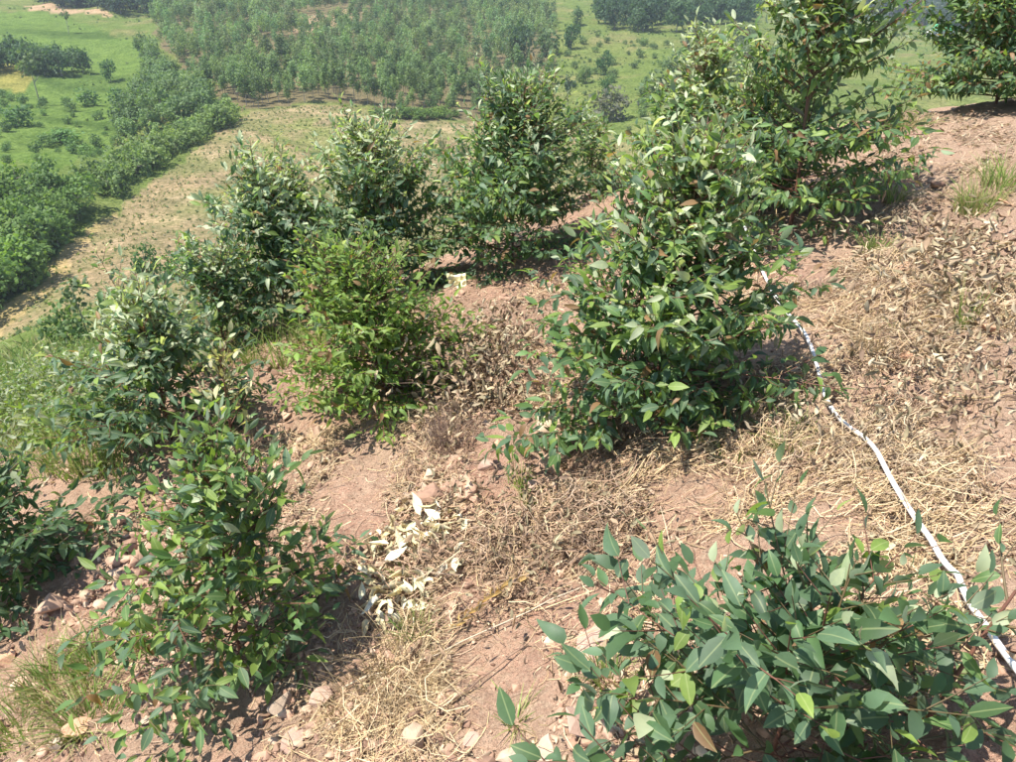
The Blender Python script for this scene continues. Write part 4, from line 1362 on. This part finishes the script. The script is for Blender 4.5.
# golden dry sprig with narrow leaflets
b0, b1 = G(448, 638, .02), G(520, 585, .03)
o = thing('dry_sprig', 'golden dry sprig with narrow leaflets on bare soil', 'dry sprig', tuple(b0))
pt = np.stack([b0 * (1 - t_) + b1 * t_ + np.array([0, 0, .02 * math.sin(3 * t_)]) for t_ in np.linspace(0, 1, 8)]) - b0
v, f = tube(pt, np.linspace(.004, .0015, 8), 5)
link('stem', mesh_np('stem', v, f, M_TWIG, None, True), o)
ax = (b1 - b0) / np.linalg.norm(b1 - b0); sd = np.cross(ax, [0, 0, 1])
for q in range(22):
    t_ = .05 + .93 * q / 21
    d_ = (ax * .75 + sd * (1 if q % 2 else -1) * RNG.uniform(.5, .9) + np.array([0, 0, RNG.uniform(-.1, .3)]))[None]
    R_ = frames(d_, np.array([[0, 0, 1.0]]) + RNG.normal(0, .3, (1, 3)))[0] * RNG.uniform(.035, .065)
    R_[:, 0] *= .22
    pp = np.array([np.interp(t_, np.linspace(0, 1, 8), pt[:, j]) for j in range(3)])
    lf = link('leaf', DRY_MESH[q % 2], o)
    lf.matrix_basis = Matrix(((*R_[0], pp[0]), (*R_[1], pp[1]), (*R_[2], pp[2]), (0, 0, 0, 1)))
    lf.color = (.50, .36, .15, 1)

# long single stalks
for pa, pb, r_, c_, label in (((345, 690), (598, 588), .0035, (.52, .42, .30), 'long pale stalk lying across the bare soil in the foreground'),
                              ((420, 720), (528, 650), .004, (.24, .15, .10), 'dark bent twig below the long pale stalk'),
                              ((800, 455), (868, 378), .003, (.40, .30, .18), 'thin dry twig right of the hose'),
                              ((820, 400), (910, 392), .003, (.42, .33, .2), 'thin dry twig lying towards the orange stone'),
                              ((822, 300), (860, 280), .003, (.5, .42, .3), 'short pale twig on the path above the hose'),
                              ((920, 380), (942, 346), .0035, (.45, .36, .24), 'pale twig propped right of the orange stone'),
                              ((935, 395), (1014, 400), .003, (.5, .36, .18), 'golden straight stalk near the right edge'),
                              ((908, 308), (965, 348), .003, (.5, .44, .24), 'yellow stalk in the litter above the upright blades'),
                              ((630, 585), (655, 560), .003, (.4, .3, .2), 'short stalk on the central straw'),
                              ((610, 640), (640, 585), .004, (.42, .30, .16), 'bent brown stalk above the pink slab')):
    pts_ = []
    for t_ in np.linspace(0, 1, 12):
        g = G(pa[0] + (pb[0] - pa[0]) * t_, pa[1] + (pb[1] - pa[1]) * t_ + 5 * math.sin(t_ * 4))
        pts_.append(g)
    pts_ = np.array(pts_)
    pts_[:, 2] += .012
    for _ in range(4):
        pts_[1:-1, 2] = np.maximum(pts_[1:-1, 2], .5 * (pts_[:-2, 2] + pts_[2:, 2]))
    v, f = tube(pts_ - pts_[0], np.linspace(r_, r_ * .5, 12), 6)
    m, nt, N, L, bs = newmat('dry_stalk')
    bs.inputs['Roughness'].default_value = .7
    L.new(ramp(nt, nz(nt, 40, 3, .6, tc(nt)), [(.3, tuple(.75 * q for q in c_)), (.7, c_)]), bs.inputs['Base Color'])
    tag(link('dry_stalk', mesh_np('dry_stalk', v, f, m, None, True), loc=tuple(pts_[0])), label, 'dry stalk', 'dry stalks lying on the slope')

# crumpled pale scrap at the foot of the dark conical sapling
bm = bmesh.new()
bmesh.ops.create_grid(bm, x_segments=7, y_segments=6, size=.5)
for v_ in bm.verts:
    q = v_.co
    v_.co = Vector((q.x * .13, q.y * .11, .05 * (vnoise(np.array([q.x * 5 + 7]), np.array([q.y * 5 + 3]), 5)[0] - .3) + .05 * abs(q.x)))
bmesh.ops.solidify(bm, geom=bm.faces[:], thickness=.003)
me = bpy.data.meshes.new('scrap'); bm.to_mesh(me); bm.free()
m, nt, N, L, bs = newmat('cream_paper')
L.new(ramp(nt, nz(nt, 18, 3, .6, tc(nt)), [(.35, (.60, .50, .22)), (.6, (.74, .68, .46))]), bs.inputs['Base Color'])
me.materials.append(m)
p = G(456, 288, .03)
o = link('paper_scrap', me, loc=tuple(p))
o.rotation_euler = (.7, .15, .4)
tag(o, 'crumpled pale yellow scrap at the foot of the dark conical sapling', 'scrap')

# weeds and long grass on the edge where the slope drops away, left
prt = []
for px0, px1, py0, py1, n, hgt in ((-20, 110, 385, 445, 260, .30), (90, 330, 330, 372, 90, .22), (0, 120, 440, 480, 60, .2)):
    for _ in range(n):
        g = hit(RNG.uniform(px0, px1), RNG.uniform(py0, py1))
        v, f, c = blades(14, .06, hgt, .7, .007, GREEN)
        prt.append((v + g[None], f, c))
u_ = np.radians(RNG.uniform(-40, -14, 2600)); r_ = np.exp(RNG.uniform(math.log(8), math.log(70), 2600))
gx_, gy_ = r_ * np.sin(u_), r_ * np.cos(u_)
gz_ = np.maximum(Hfar(gx_, gy_), H(gx_, gy_))
for q in range(2600):
    v, f, c = blades(6, .06 + .012 * r_[q], (.16 + .010 * r_[q]) * (.6 + 1.6 * vnoise(gx_[q] / 1.3, gy_[q] / 1.3, 41)), 1.0, .007 + .0020 * r_[q], GREEN * .8, nk=4)
    prt.append((v + np.array([[gx_[q], gy_[q], gz_[q]]]), f, c))
v, f, c = cat3(prt)
tag(link('long_grass', mesh_np('long_grass', v, f, M_GRASS, c)), 'long green grass and weeds where the slope drops away on the left', 'grass', kind='stuff')

Ps, Cs, Ss = [], [], []
for _ in range(170):
    g = hit(RNG.uniform(-25, 125), RNG.uniform(360, 450))
    n = int(RNG.integers(30, 70)); rr_ = RNG.uniform(.10, .28)
    Ps.append(g[None] + np.stack([RNG.normal(0, rr_, n), RNG.normal(0, rr_, n), np.abs(RNG.normal(.08, .14, n))], -1))
    Cs.append(np.array([MID, FRESH, np.array([.17, .20, .10]), PALE * .7])[int(RNG.integers(4))][None] * RNG.uniform(.6, 1.2, (n, 1)))
    Ss.append(RNG.uniform(.03, .07, n))
P = np.concatenate(Ps)
v, f, c = bake_leaves(P, frames(RNG.normal(size=P.shape) + [0, 0, .2], RNG.normal(size=P.shape) * .7 + [0, 0, .8]), np.concatenate(Ss), np.concatenate(Cs),
                      RNG.integers(0, len(LEAF_VARS), len(P)), LEAF_VARS)
tag(link('weed_cover', mesh_np('weed_cover', v, f, M_LEAF, c, True)), 'rough leafy weeds covering the edge of the slope on the left', 'weeds', kind='stuff')

# ------------------------------------------------------------------ haze of the valley air
v, f = boxv(-5600, 5600, -30, 5400, -420, 900)
m = bpy.data.materials.new('haze'); m.use_nodes = True
nt = m.node_tree
nt.nodes.remove(nt.nodes['Principled BSDF'])
pv = nt.nodes.new('ShaderNodeVolumePrincipled')
pv.inputs['Color'].default_value = (.78, .88, 1.0, 1)
pv.inputs['Density'].default_value = .00019
nt.links.new(pv.outputs[0], nt.nodes['Material Output'].inputs['Volume'])
tag(link('haze', mesh_np('haze', v, f, m)), 'thin bluish haze in the valley air', kind='stuff')
